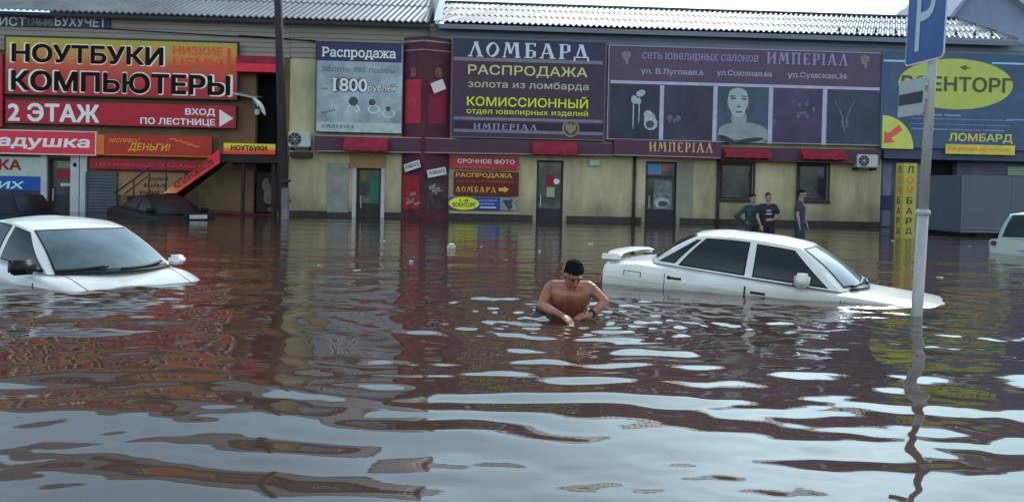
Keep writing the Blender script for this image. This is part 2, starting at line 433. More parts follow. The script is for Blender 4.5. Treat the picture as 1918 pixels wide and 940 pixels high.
ZB = -.8
def hole(px): return frect(*px)
def opening_fill(parent, h, kind, glassm=GLASS, framem=FRM, y=.12, rail=.4):
    """door or window leaf set back in its opening"""
    a, b, c, d = h; fw = .07
    mb = MB(); mb.box(a, a+fw, y-.04, y+.04, c, d); mb.box(b-fw, b, y-.04, y+.04, c, d); mb.box(a+fw, b-fw, y-.04, y+.04, d-fw, d)
    mb.box(a+fw, b-fw, y-.04, y+.04, c, c+(fw if kind == 'window' else rail))
    o = part(mb, kind, framem, parent)
    part(MB().box(a+fw, b-fw, y-.01, y+.01, c+(fw if kind == 'window' else rail), d-fw), 'pane', glassm, o)
    if kind == 'door':
        part(MB().box(a+fw+.06, a+fw+.09, y-.11, y-.08, (c+d)/2-.25, (c+d)/2+.15), 'handle', STEEL, o)
    return o

# --- right: yellow shop building
h_doorA = hole((668,314,712,440)); h_doorB = hole((1006,300,1053,440)); h_doorC = hole((1210,302,1266,440))
h_winA = hole((1351,306,1409,374)); h_winB = hole((1497,308,1549,376))
for h in (h_doorA, h_doorB, h_doorC): pass
def sink(h): return (h[0], h[1], -.55, h[3])
hd = [sink(h_doorA), sink(h_doorB), sink(h_doorC)]
zband = fac(959, 270)[1]
b = empty('shop_building', FAC, 'long two storey yellow shop building with maroon signs and light corrugated roof', 'building', ori=((UM+UR)/2, 4, 0))
mb = MB(); wall_with_holes(mb, UM, UR+.02, ZB, ZEAVE-.02, hd+[h_winA, h_winB])
mb.quad((UM, 0, ZB), (UM, 0, ZEAVE), (UM, 7.9, ZEAVE), (UM, 7.9, ZB)); mb.quad((UM, 7.9, ZB), (UM, 7.9, ZEAVE), (UR, 7.9, ZEAVE), (UR, 7.9, ZB))
part(mb, 'wall', YEL, b)
zp = fac(1100, 405)[1]
segs = [UM]+[q for h in sorted(hd) for q in (h[0]-.12, h[1]+.12)]+[UR+.02]
mb = MB()
for i in range(0, len(segs), 2): mb.box(segs[i], segs[i+1], -.05, .02, ZB, zp)
part(mb, 'plinth', PLI, b)
part(siding(UM, fac(822, 60)[0], fac(700, 112)[1], ZEAVEL-.03), 'siding', SID, b)
part(siding(fac(822, 60)[0]+.01, UR+5.2, fac(1400, 95)[1], ZEAVE-.03, step=.22), 'siding', SIDR, b)
ur0 = fac(822, 45)[0]; ur1 = fac(1892, 78)[0]
part(corrugated(ur0, ur1, -.45, ZEAVE-.02, 3.2, ZEAVE+1.35, .19, .035, .5, 3), 'roof', ROOFL, b, smooth=.9)
part(MB().box(ur0, ur1, 3.15, 3.3, ZEAVE+1.37, ZEAVE+1.43).quad((ur0, 3.3, ZEAVE+1.38), (ur1, 3.3, ZEAVE+1.38), (ur1, 8.2, ZEAVE-.1), (ur0, 8.2, ZEAVE-.1)), 'ridge', ROOFL, b)
mb = MB(); mb.box(ur0, ur1, -.42, -.38, ZEAVE-.22, ZEAVE-.07); mb.box(ur0, ur1, -.38, -.05, ZEAVE-.1, ZEAVE-.08)
part(mb, 'gutter_board', SIDR, b)
mb = MB(); mb.box(ur0-.12, ur0, -.5, 3.3, ZEAVE-.1, ZEAVE-.02)
mb = MB(); mb.add([(ur0-.14, -.5, ZEAVE+.0), (ur0+.1, -.5, ZEAVE+.02), (ur0+.1, 3.25, ZEAVE+1.47), (ur0-.14, 3.25, ZEAVE+1.47), (ur0-.14, -.5, ZEAVE-.2), (ur0-.14, 3.25, ZEAVE+1.2)], [(0,1,2,3), (4,0,3,5)])
part(mb, 'verge_flashing', mat('pale_flashing', (.55,.57,.6), .3, .3, var=.1), b)
for px in (1566, 1599, 1634, 1671, 1783, 1818, 1850):
    u, _ = fac(px, 65); part(MB().prism([(u-.06, ZEAVE+.1), (u+.06, ZEAVE+.1), (u, ZEAVE+.28)], -.25, -.22), 'snow_guard', FRM, b)
# door A: brown-beige surround
u0, u1, z0, z1 = frect(655, 288, 722, 316)
part(MB().box(u0, u1, -.06, -.003, z0, z1), 'lintel_board', mat('tan_board', C(108,84,62), .7), b)
a, c, _, d = h_doorA
mb = MB(); mb.box(a-.12, a-.003, -.055, .0, ZB, z0-.004); mb.box(c+.003, c+.12, -.055, .0, ZB, z0-.004); part(mb, 'door_surround', GREYW, b)
dA = opening_fill(b, hd[0], 'door', y=.2, framem=PIPE, rail=1.0)
gl = mat('green_poster', C(30,72,64), .4)
a, c, lo, hi = h_doorA
part(MB().box(a+.42, c-.1, .175, .185, fac(690,385)[1], fac(690,335)[1]), 'poster', gl, dA)
part(MB().box(a+.14, a+.3, .175, .185, fac(690,338)[1], fac(690,322)[1]), 'poster', mat('olive_poster', C(84,76,34), .5), dA)
dB = opening_fill(b, hd[1], 'door', y=.15, rail=.95)
a, c, lo, hi = h_doorB
part(MB().box(a+.35, a+.62, .12, .13, fac(1030,369)[1], fac(1030,351)[1]), 'notice', mat('pale_notice', C(112,116,90), .5), dB)
part(MB().box(a+.34, a+.58, .12, .13, fac(1030,349)[1], fac(1030,327)[1]), 'notice', DRED, dB)
part(MB().ellipse(fac(1043,340)[0], .125, fac(1043,340)[1], .1, .09), 'sticker', WHI, dB)
dC = opening_fill(b, hd[2], 'door', y=.15, rail=1.0)
a, c, lo, hi = h_doorC
zt = fac(1238, 330)[1]; part(MB().box(a+.07, c-.07, .08, .2, zt-.06, zt+.02), 'transom', FRM, dC)
part(MB().box(a+.09, a+.55, .12, .13, zt+.06, fac(1238,308)[1]), 'notice', mat('blue_notice', C(60,96,128), .5), dC)
part(MB().box(a+.57, a+.75, .12, .13, zt+.2, fac(1238,307)[1]), 'notice', mat('red_notice', C(140,60,62), .5), dC)
u0, u1, z0, z1 = frect(1226, 338, 1259, 398)
part(MB().box(u0, u1, .12, .13, z0, z1), 'poster', mat('pale_grey_poster', C(84,88,90), .4, var=.5, scale=7), dC)
part(MB().ellipse((u0+u1)/2-.02, .114, fac(1240,380)[1], .26, .18), 'poster_motif', mat('light_motif', C(120,124,122), .4, var=.3, scale=8), dC)
part(MB().ellipse((u0+u1)/2+.02, .108, fac(1240,382)[1], .17, .1), 'poster_motif', mat('dark_motif', C(54,58,60), .4, var=.2, scale=8), dC)
for h in (h_winA, h_winB):
    o = opening_fill(b, h, 'window', y=.12)
    part(MB().box(h[0]-.08, h[1]+.08, -.07, .05, h[2]-.09, h[2]-.004), 'sill', FRM, o)
    mb = MB(); mb.box(h[0]-.07, h[0]-.003, -.03, .01, h[2], h[3]+.06); mb.box(h[1]+.003, h[1]+.07, -.03, .01, h[2], h[3]+.06); mb.box(h[0]-.003, h[1]+.003, -.03, .01, h[3]+.003, h[3]+.06)
    part(mb, 'casing', FRM, o)
    cu = (h[0]+h[1])/2
    part(MB().box(h[0]+.12, h[1]-.12, .14, .15, h[2]+.1, (h[2]+h[3])/2), 'curtain', mat('violet_blind', C(60,58,74), .6), o)
# small wall boxes and a blank white door leaf on the yellow wall
u0, u1, z0, z1 = frect(614, 305, 652, 398); part(MB().box(u0, u1, -.06, -.003, z0, z1), 'blank_panel', mat('blank_grey', C(104,102,98), .7, var=.2), b)
u0, u1, z0, z1 = frect(1109, 300, 1122, 311); part(MB().box(u0-.1, u1, -.12, -.003, z0, z1), 'meter_box', ACW, b)
u0, u1, z0, z1 = frect(546, 285, 586, 296); part(MB().box(u0, u1, -.3, -.003, z0, z1), 'wall_vent', PIPE, b)
u0, u1, z0, z1 = frect(1268, 300, 1296, 408); part(MB().box(u0, u1, -.02, -.003, z0, z1), 'patched_render', mat('grey_patch', C(98,94,84), .8), b)
# back wall behind the openings
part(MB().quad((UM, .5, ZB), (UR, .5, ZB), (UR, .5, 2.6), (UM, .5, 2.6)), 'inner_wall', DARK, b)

# drain pipes
for px, gl_, nm in ((1188, 'dark drainpipe on the yellow wall just left of the glazed shop door', 0), (1345, 'dark drainpipe on the yellow wall just left of the first window', 0), (1493, 'thin dark drainpipe on the yellow wall left of the second window', 1)):
    u, z1 = fac(px, 292); r = .06 if not nm else .035
    mb = MB().tube([(u, -.1, ZB), (u, -.1, z1)], r, 10)
    o = solo(mb, 'drain_pipe', PIPE, FAC, gl_, 'drainpipe', 'drainpipes on the yellow wall', smooth=True)
    for q in (.6, 1.6): part(MB().tube([(u, -.1, q), (u, -.1, q+.05)], r+.015, 10), 'pipe_clip', PIPE, o)

# --- right annex behind the blue billboard
ua0, ua1 = UR+.03, fac(2250, 300)[0]
b2 = empty('annex_building', FAC, 'grey annex with dark openings under the blue billboard at the right end', 'building', ori=((ua0+ua1)/2, 4, 0))
hx = [(fac(1742,330)[0], fac(1800,330)[0], -.6, fac(1760,300)[1])]
mb = MB(); wall_with_holes(mb, ua0, ua1, ZB, ZEAVE-.05, hx, y0=.25)
mb.quad((ua1, .25, ZB), (ua1, 7, ZB), (ua1, 7, ZEAVE), (ua1, .25, ZEAVE)); part(mb, 'wall', mat('slate_grey_wall', C(62,62,74), .7, var=.2, scale=1.5), b2)
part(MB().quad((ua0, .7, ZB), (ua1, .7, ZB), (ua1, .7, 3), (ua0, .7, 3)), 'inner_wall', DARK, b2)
for x0, x1 in ((1646, 1656), (1657, 1672), (1716, 1728)):
    u0, u1, z0, z1 = frect(x0, 308, x1, 425); part(MB().box(u0, u1, .2, .247, z0, z1), 'wall_panel', mat('pale_slate_panel', C(84,84,98), .6, var=.15), b2)
u0, u1, z0, z1 = frect(1648, 366, 1674, 392); part(MB().box(u0, u1, .15, .198, z0, z1), 'dark_panel', mat('indigo_panel', C(46,44,66), .6), b2)
u0, u1, z0, z1 = frect(1895, 312, 1960, 330); part(MB().box(u0, u1, .2, .247, z0, z1), 'light_panel', mat('pale_green_panel', C(98,108,92), .6), b2)
u0, u1, z0, z1 = frect(1650, 275, 1990, 305)
part(MB().box(u0, u1, -.25, .2, z0, z1), 'canopy', mat('dark_slate_canopy', C(52,56,70), .6), b2)

# --- left building
h_ent = (fac(477,300)[0], fac(519,300)[0], -.6, fac(500,136)[1])
h_pha = sink(hole((90,296,134,440)))
b3 = empty('corner_building', FAC, 'left shop building with grey siding, dark slate roof and outside stairs', 'building', ori=((UL+UM)/2, 4, 0))
mb = MB(); wall_with_holes(mb, UL, UM-.01, ZB, ZEAVEL-.02, [h_ent, h_pha])
part(mb, 'wall', BEI, b3)
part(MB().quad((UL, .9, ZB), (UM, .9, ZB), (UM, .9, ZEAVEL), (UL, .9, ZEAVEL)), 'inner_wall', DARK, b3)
us, _ = fac(477, 100); 
part(siding(UL, UM-.01, fac(500,108)[1], ZEAVEL-.03), 'siding', SID, b3)
ul1 = fac(805, 45)[0]
part(corrugated(UL, ul1, -.4, ZEAVEL+.02, 5.5, ZEAVEL+3.2, .19, .035, .25, 4), 'roof', ROOFD, b3, smooth=.9)
part(MB().quad((UL, 5.6, ZEAVEL+3.2), (ul1, 5.6, ZEAVEL+3.2), (ul1, 11, ZEAVEL), (UL, 11, ZEAVEL)).box(UL, ul1, 5.45, 5.6, ZEAVEL+3.2, ZEAVEL+3.3), 'ridge', ROOFD, b3)
part(MB().box(UL, ul1, -.36, -.32, ZEAVEL-.12, ZEAVEL-.02), 'gutter_board', FRM, b3)
mb = MB().add([(ul1, -.4, ZEAVEL-.05), (ul1, 5.5, ZEAVEL+3.15), (ul1, 11, ZEAVEL), (ul1, 11, ZEAVEL-.6), (ul1, -.4, ZEAVEL-.5)], [(0,4,3,2,1)])
part(mb, 'gable_wall', mat('dark_gable', C(60,62,72), .7), b3)
# pharmacy door and frame
u0, u1 = fac(79,340)[0], fac(90,340)[0]
mb = MB(); zt = fac(120,291)[1]; mb.box(u0, u1-.003, -.1, -.003, ZB, zt); u0, u1 = fac(134,340)[0], fac(150,340)[0]; mb.box(u0+.003, u1, -.1, -.003, ZB, zt)
u0, u1 = fac(152,340)[0], fac(165,340)[0]; mb.box(u0, u1, -.1, -.003, ZB, zt); part(mb, 'door_surround', GREYW, b3)
dP = opening_fill(b3, h_pha, 'door', y=.15, rail=1.1)
u0, u1, z0, z1 = frect(103, 317, 134, 336); part(MB().box(u0, u1, .12, .13, z0, z1), 'notice', DRED, dP)
u0, u1, z0, z1 = frect(104, 302, 132, 315); part(MB().box(u0, u1, .12, .13, z0, z1), 'notice', mat('grey_notice', C(96,92,88), .5), dP)
u0, u1, z0, z1 = frect(110, 343, 128, 349); part(MB().box(u0, u1, .12, .13, z0, z1), 'notice', GREYW, dP)
u, z = fac(143, 309); part(MB().ellipse(u, -.106, z, .06, .07), 'round_lamp', BLK, b3)
# grey louvred shutter
u0, u1, z0, z1 = frect(167, 322, 217, 402); mb = MB()
n = 14
for i in range(n):
    q = z0+(z1-z0)*i/n; mb.add([(u0, -.12, q), (u1, -.12, q), (u1, -.08, q+(z1-z0)/n), (u0, -.08, q+(z1-z0)/n), (u0, -.08, q), (u1, -.08, q)], [(0,1,2,3), (4,5,1,0)])
mb.box(u0-.06, u0, -.13, -.003, z0, z1); mb.box(u1, u1+.06, -.13, -.003, z0, z1)
part(mb, 'shutter', mat('grey_shutter', C(56,58,64), .5, var=.15), b3)
u0, u1, z0, z1 = frect(372, 318, 474, 396); part(MB().box(u0, u1, -.05, -.003, z0, z1), 'panel', mat('tan_panel', C(84,68,50), .7, var=.2, scale=1.5), b3)
u0, u1, z0, z1 = frect(380, 398, 514, 408, .1); part(MB().box(u0, u1, -.1, -.003, z0, z1), 'red_kick_board', mat('dark_red_paint', C(80,20,28), .6, var=.3), b3)

# --- grey gabled house behind, top right
def pt(px, py, Y): return at_depth(px, py, Y)
YH = 44.
A0 = pt(1745, 90, YH); A1 = pt(1790, 22, YH); AP = pt(1838, -42, YH); A2 = pt(2010, 92, YH)
hb = empty('gabled_house', Matrix(), 'grey house with a pale edged gable rising behind the right end of the roof', 'building', ori=(AP.x, YH, 0))
zlo = 5.0
mb = MB().add([(A0.x-1, YH, -.8), (A2.x, YH, -.8), (A2.x, YH, A2.z), (AP.x, YH, AP.z), (A0.x-1, YH, A0.z-1)], [(0,1,2,3,4)])
mb.add([(A0.x-1, YH, -.8), (A0.x-1, YH, A0.z-1), (A0.x-1, YH+8, A0.z-1), (A0.x-1, YH+8, -.8)], [(0,1,2,3)])
part(mb, 'wall', mat('blue_grey_gable', C(96,104,122), .7, var=.12, scale=.6), hb)
def slab(p, q, t, d, lift):
    n = Vector((-(q.z-p.z), 0, q.x-p.x)).normalized()*t
    a = [Vector(p), Vector(q)]; pts = [a[0]+n*lift, a[1]+n*lift, a[1]+n*(lift+1), a[0]+n*(lift+1)]
    return MB().prism([(k.x, k.z) for k in pts], YH-.5, YH+d)
part(slab(AP, A2, .55, 9, .01), 'roof', mat('lit_roof_edge', (.52,.56,.6), .5, var=.2), hb)  # lit slope: the light on it is put into this paler colour
part(slab(Vector((A0.x-1.4, 0, A0.z-1.4)), AP, .16, 9, .01), 'roof', mat('grey_roof_edge', C(110,114,126), .5, var=.2), hb)

# ------------------------------------------------------------------ signs on the left building
o = fboard('name_sign', 'long dark blue accountancy sign with white capitals under the left eave', 'sign', (-60,28,206,54), .12, .06, mat('ink_board', C(34,34,52), .5))
ftext(o, 'ЮРИСТ', (-42,30,49,50), GREYW, .12, .02); ftext(o, 'т.746-846', (51,34,100,50), mat('dim_vinyl', C(84,84,84), .5), .12, .01); ftext(o, 'БУХУЧЕТ', (103,31,199,52), GREYW, .12, .02)
u0, u1, z0, z1 = frect(11, 69, 443, 186, .25); H = (z1-z0)/2
GR = gradmat('yellow_to_red_print', [(0, C(122,24,34)), (.3, C(130,34,38)), (.55, C(140,60,42)), (.78, C(138,98,46)), (1, C(118,114,42))], 2, -H, H, .25)
o = fboard('billboard', 'yellow to red laptop and computer billboard with huge black capitals', 'billboard', (11,69,443,186), .25, .12, GR, frame=FRM)
OUTL = mat('outline_vinyl', C(176,160,150), .5, var=.05)
ftext(o, 'НОУТБУКИ', (22,81,306,124), BLK, .25, .034, outline=OUTL, ow=.012)
ftext(o, 'КОМПЬЮТЕРЫ', (21,131,431,180), BLK, .25, .034, outline=OUTL, ow=.012)
OR2 = mat('orange_red_vinyl', C(205,56,32), .5, var=.08)
ftext(o, 'НИЗКИЕ', (324,86,418,105), OR2, .25, .03); ftext(o, 'ЦЕНЫ', (324,108,416,131), OR2, .25, .03); ftext(o, '!', (425,90,433,132), OR2, .25, .05)
o = fboard('banner_sign', 'red second floor banner with white arrow pointing to the stairs', 'sign', (11,187,441,240), .25, .12, RED, frame=FRM, fw=.02)
ftext(o, '2 ЭТАЖ', (15,192,186,231), WHI, .25, .034); ftext(o, 'ВХОД', (347,203,403,219), WHI, .25, .03); ftext(o, 'ПО ЛЕСТНИЦЕ', (263,220,403,238), WHI, .25, .03)
a = fac(411,205,.25); c = fac(437,222,.25); d = fac(411,238,.25)
part(MB().quad((a[0], -.257, a[1]), (d[0], -.257, d[1]), (c[0], -.257, c[1])), 'arrow', WHI, o)
fboard('edge_sign', 'narrow strip of a red sign cut by the left picture edge', 'sign', (-60,100,4,238), .22, .1, RED)
o = fboard('pharmacy_sign', 'rounded red shop sign with white rim and slanted white letters', 'sign', (-60,243,178,290), .3, .14, mat('sign_red', C(160,34,48), .4), frame=mat('rim_white', C(150,140,142), .5), fw=.035)
ftext(o, 'ЛАДУШКА'.capitalize(), (-40,251,168,283), WHI, .3, .03, shear=.15)
o = fboard('window_poster', 'white and blue window poster with red letters left of the glass door', 'poster', (-60,292,76,358), .1, .05, mat('poster_white', C(120,128,122), .5, var=.1))
fpatch(o, 'blue_panel', (-60,328,76,358), mat('poster_blue', C(22,52,112), .5), .1)
ftext(o, 'АПТЕКА', (-90,296,40,319), DRED, .1, .04); ftext(o, 'НИЗКИХ', (-100,337,44,354), mat('pale_blue_vinyl', C(130,170,196), .5), .106, .03, shear=.2)
ORB = mat('orange_red_board', C(124,34,26), .45, var=.1, scale=1.5)
o = fboard('money_sign', 'orange red money lending sign with yellow slanted letters and yellow base line', 'sign', (196,251,396,296), .28, .12, ORB)
fpatch(o, 'base_line', (196,289,394,294), ORA, .28); fpatch(o, 'side_strip', (181,252,195,290), mat('ochre_strip', C(150,84,24), .5), .28)
ftext(o, 'ЭКСПРЕСС', (203,259,262,268), ORA, .28, .0, shear=.3); ftext(o, 'ДЕНЬГИ!', (242,268,318,286), ORA, .28, .02, shear=.25)
mb = MB(); 
a0 = fac(300, 262, .28)
for k in range(5):
    p = fac(318+k*11, 262+k*3.4, .28); q = fac(330+k*11, 262+k*3.6, .28); mb.quad((p[0], -.287, p[1]), (q[0], -.287, q[1]), (q[0], -.287, q[1]+.05), (p[0], -.287, p[1]+.06))
part(mb, 'swoosh', mat('dull_orange_vinyl', C(180,76,44), .5), o)
o = fboard('loan_sign', 'dark red strip with faded pink letters below the orange sign', 'sign', (168,297,400,321), .2, .08, DRED)
ftext(o, 'ДЕНЕЖНЫЕ  ЗАЙМЫ', (178,303,366,316), mat('faded_pink_vinyl', C(150,52,48), .5), .2, -.005)
o = fboard('price_poster', 'beige poster with small dark lines beside the stair rail', 'poster', (221,322,345,368), .05, .03, mat('tan_poster', C(104,80,58), .6, var=.15))
for i, (x0, x1, y) in enumerate(((279,316,332), (270,312,344), (262,300,357))):
    mb = MB()
    for k in range(7):
        q = x0+(x1-x0)*k/7; p = frect(q, y+(k % 3)*1.2, q+(x1-x0)/10, y+7-(k % 2)*1.5, .05); mb.box(p[0], p[1], -.056, -.0502, p[2], p[3])
    part(mb, 'print_line', mat('olive_print', C(48,40,26), .6), o)
# small sign on the landing
u0, u1, z0, z1 = frect(419, 268, 515, 290, 1.35); H = (z1-z0)/2
o = fboard('landing_sign', 'small yellow and red laptop sign hanging on the stair landing edge', 'sign', (419,268,515,290), 1.35, .06, gradmat('small_gradient_print', [(0, C(160,30,30)), (.4, C(196,70,36)), (.7, C(200,140,40)), (1, C(190,140,44))], 2, -H, H))
ftext(o, 'НОУТБУКИ', (433,272,500,283), BLK, 1.35, .03)
o = fboard('door_awning', 'red awning over the dark upstairs doorway', 'awning', (443,104,516,136), .5, .5, REDA)
fpatch(o, 'valance', (443,119,516,136), mat('bright_red_cloth', C(168,38,52), .7), .5, .03)
# poster on the dark recess
o = fboard('dark_poster', 'tall dark poster with a pale blurred figure beside the utility pole', 'poster', (481,322,521,398), .04, .03, mat('black_poster', C(22,20,22), .5, var=.3))
mb = MB()
for (cx, cy, rx, rz, rot) in ((501,358,.12,.42,.15), (505,372,.2,.18,.3), (497,345,.1,.2,-.2), (508,392,.12,.08,0)):
    u, z = fac(cx, cy, .05); mb.ellipse(u, -.046-rx*.02, z, rx, rz, 20, rot=rot)
part(mb, 'pale_figure', mat('pale_print', C(78,66,66), .5, var=.4, scale=5), o)

# ------------------------------------------------------------------ outside stairs
stair = empty('outside_stairs', FAC, 'steel outside stairs with dark stringer climbing to the upstairs doorway', 'stairs', ori=(fac(400,350)[0], -1, 0))
p0 = fac(305, 372, 1.3); p1 = fac(412, 290, 1.3); p2 = fac(520, 292, 1.3)
SDK = mat('dark_stair_steel', C(30,24,26), .6, var=.2)
mb = MB()
for y in (-1.25, -.35):
    mb.add([(p0[0], y, p0[1]-.16), (p1[0], y, p1[1]-.16), (p1[0], y, p1[1]+.1), (p0[0], y, p0[1]+.1)], [(0,1,2,3)])
    mb.prism([(p0[0], p0[1]-.2), (p1[0], p1[1]-.2), (p1[0], p1[1]+.06), (p0[0], p0[1]+.06)], y, y+.05)
part(mb, 'stringer', SDK, stair)
mb = MB(); ns = 11
for i in range(ns):
    t = (i+.5)/ns; u = p0[0]+(p1[0]-p0[0])*t; z = p0[1]+(p1[1]-p0[1])*t; mb.box(u-.16, u+.16, -1.195, -.355, z, z+.04)
part(mb, 'steps', SDK, stair)
mb = MB(); mb.box(p1[0], p2[0], -1.28, -.003, p1[1]-.22, p1[1]+.02)
part(mb, 'landing', SDK, stair)
mb = MB(); g = fac(236, 368, 1.3); mb.box(g[0], p0[0]-.01, -1.25, -.35, g[1]-.2, g[1]); mb.box(g[0], g[0]+.1, -1.2, -1.1, ZB, g[1]-.2); mb.box(p0[0]-.2, p0[0]-.1, -1.2, -1.1, ZB, g[1]-.2)
part(mb, 'platform', SDK, stair)
mb = MB()
for px in (455, 512): u, z = fac(px, 300, 1.2); mb.box(u-.05, u+.05, -1.2, -1.1, ZB, p1[1]-.22)
part(mb, 'prop_post', SDK, stair)
RAIL = mat('thin_black_rail', (.03,.025,.025), .5, var=0)
pts = [fac(214, 362, 1.3), fac(250, 336, 1.3), fac(281, 313, 1.3)]
mb = MB(); mb.tube([(q[0], -1.27, q[1]) for q in pts], .025, 6); q2 = [fac(232, 364, 1.3), fac(250, 350, 1.3), fac(281, 327, 1.3)]; mb.tube([(q[0], -1.27, q[1]) for q in q2], .018, 6)
for px, a, c in ((250,336,368), (279,314,368), (311,297,368)):
    A, B = fac(px, a, 1.3), fac(px, c, 1.3); mb.tube([(A[0], -1.27, A[1]), (A[0], -1.27, B[1])], .022, 6)
part(mb, 'handrail', RAIL, stair, True)
A, B, Cc, D = fac(306, 362, 1.34), fac(330, 362, 1.34), fac(412, 305, 1.34), fac(412, 279, 1.34)
mb = MB().prism([(A[0], A[1]), (B[0], B[1]), (Cc[0], Cc[1]), (D[0], D[1])], -1.36, -1.33)
ban = solo(mb, 'stair_banner', gradmat('orange_to_red_print', [(0, C(196,120,60)), (.35, C(190,64,38)), (.6, C(170,36,40)), (1, C(160,24,48))], 0, -1.0, 1.0, .3), FAC, 'slanted orange and red banner fixed along the stair stringer', 'banner')
cu, cz = (A[0]+Cc[0])/2+.05, (A[1]+Cc[1])/2+.14
tl = math.atan2(Cc[1]-B[1], Cc[0]-B[0]); LL = math.hypot(Cc[0]-B[0], Cc[1]-B[1])
part(fit(text_mb('НОУТБУКИ КОМПЬЮТЕРЫ', .03), cu-LL*.43, cu+LL*.43, cz-.11, cz+.11, -1.368, 0, tl), 'lettering', mat('dark_print', C(40,24,24), .5), ban)

# ------------------------------------------------------------------ signs on the yellow building
o = fboard('sale_poster', 'tall pale jewellery sale poster with navy header and big price', 'poster', (594,79,752,250), .2, .08, mat('pale_poster', C(118,126,134), .45, var=.35, scale=1.1, bump=.6), frame=FRM, fw=.03)
fpatch(o, 'header', (594,79,752,118), NAVY, .2)
ftext(o, 'Распродажа', (603,88,742,115), mat('pale_lilac_vinyl', C(178,178,205), .5), .206, .02, slab=.03)
BLV = mat('blue_black_vinyl', C(40,44,60), .5, var=0)
ftext(o, 'Золото 585 пробы', (602,124,740,140), mat('slate_vinyl', C(66,76,90), .5), .2, .0, slab=.02)
ftext(o, '1800', (622,146,688,173), mat('ivory_vinyl', C(176,178,160), .5), .2, .02, slab=.03, outline=BLV, ow=.09)
ftext(o, 'рублей', (690,158,740,175), WHI, .2, .015, outline=BLV, ow=.07)
ftext(o, 'по', (603,165,614,169), BLV, .2, 0); ftext(o, 'ИМПЕРІАЛ', (602,233,664,241), mat('ink_vinyl', C(58,66,76), .5), .2, slav=True)
fpatch(o, 'footer', (594,228,752,250), mat('footer_print', C(126,136,138), .45, var=.15), .1995)
mb = MB()
for cx, cy, r in ((662,190,.15), (697,192,.11), (727,204,.08)): 
    u, z = fac(cx, cy, .2); mb.ellipse(u, -.206, z, r, r, 18)
for k in range(6):
    u, z = fac(604+k*4.5, 212-k*1.2, .2); mb.ellipse(u, -.206, z, .025, .03, 8)
part(mb, 'gem_print', mat('gem_print', C(50,54,66), .3, var=.4, scale=20), o)
mb = MB()
for cx, cy in ((662,204), (700,205), (728,213)):
    u, z = fac(cx, cy, .2); n = 24
    for k in range(n):
        a, c = 2*math.pi*k/n, 2*math.pi*(k+1)/n
        mb.quad(*[(u+r*math.cos(t), -.205, z+r*.7*math.sin(t)) for r, t in ((.2,a), (.2,c), (.15,c), (.15,a))])
part(mb, 'ring_print', mat('silver_print', C(150,156,158), .4, var=.3, scale=12), o)

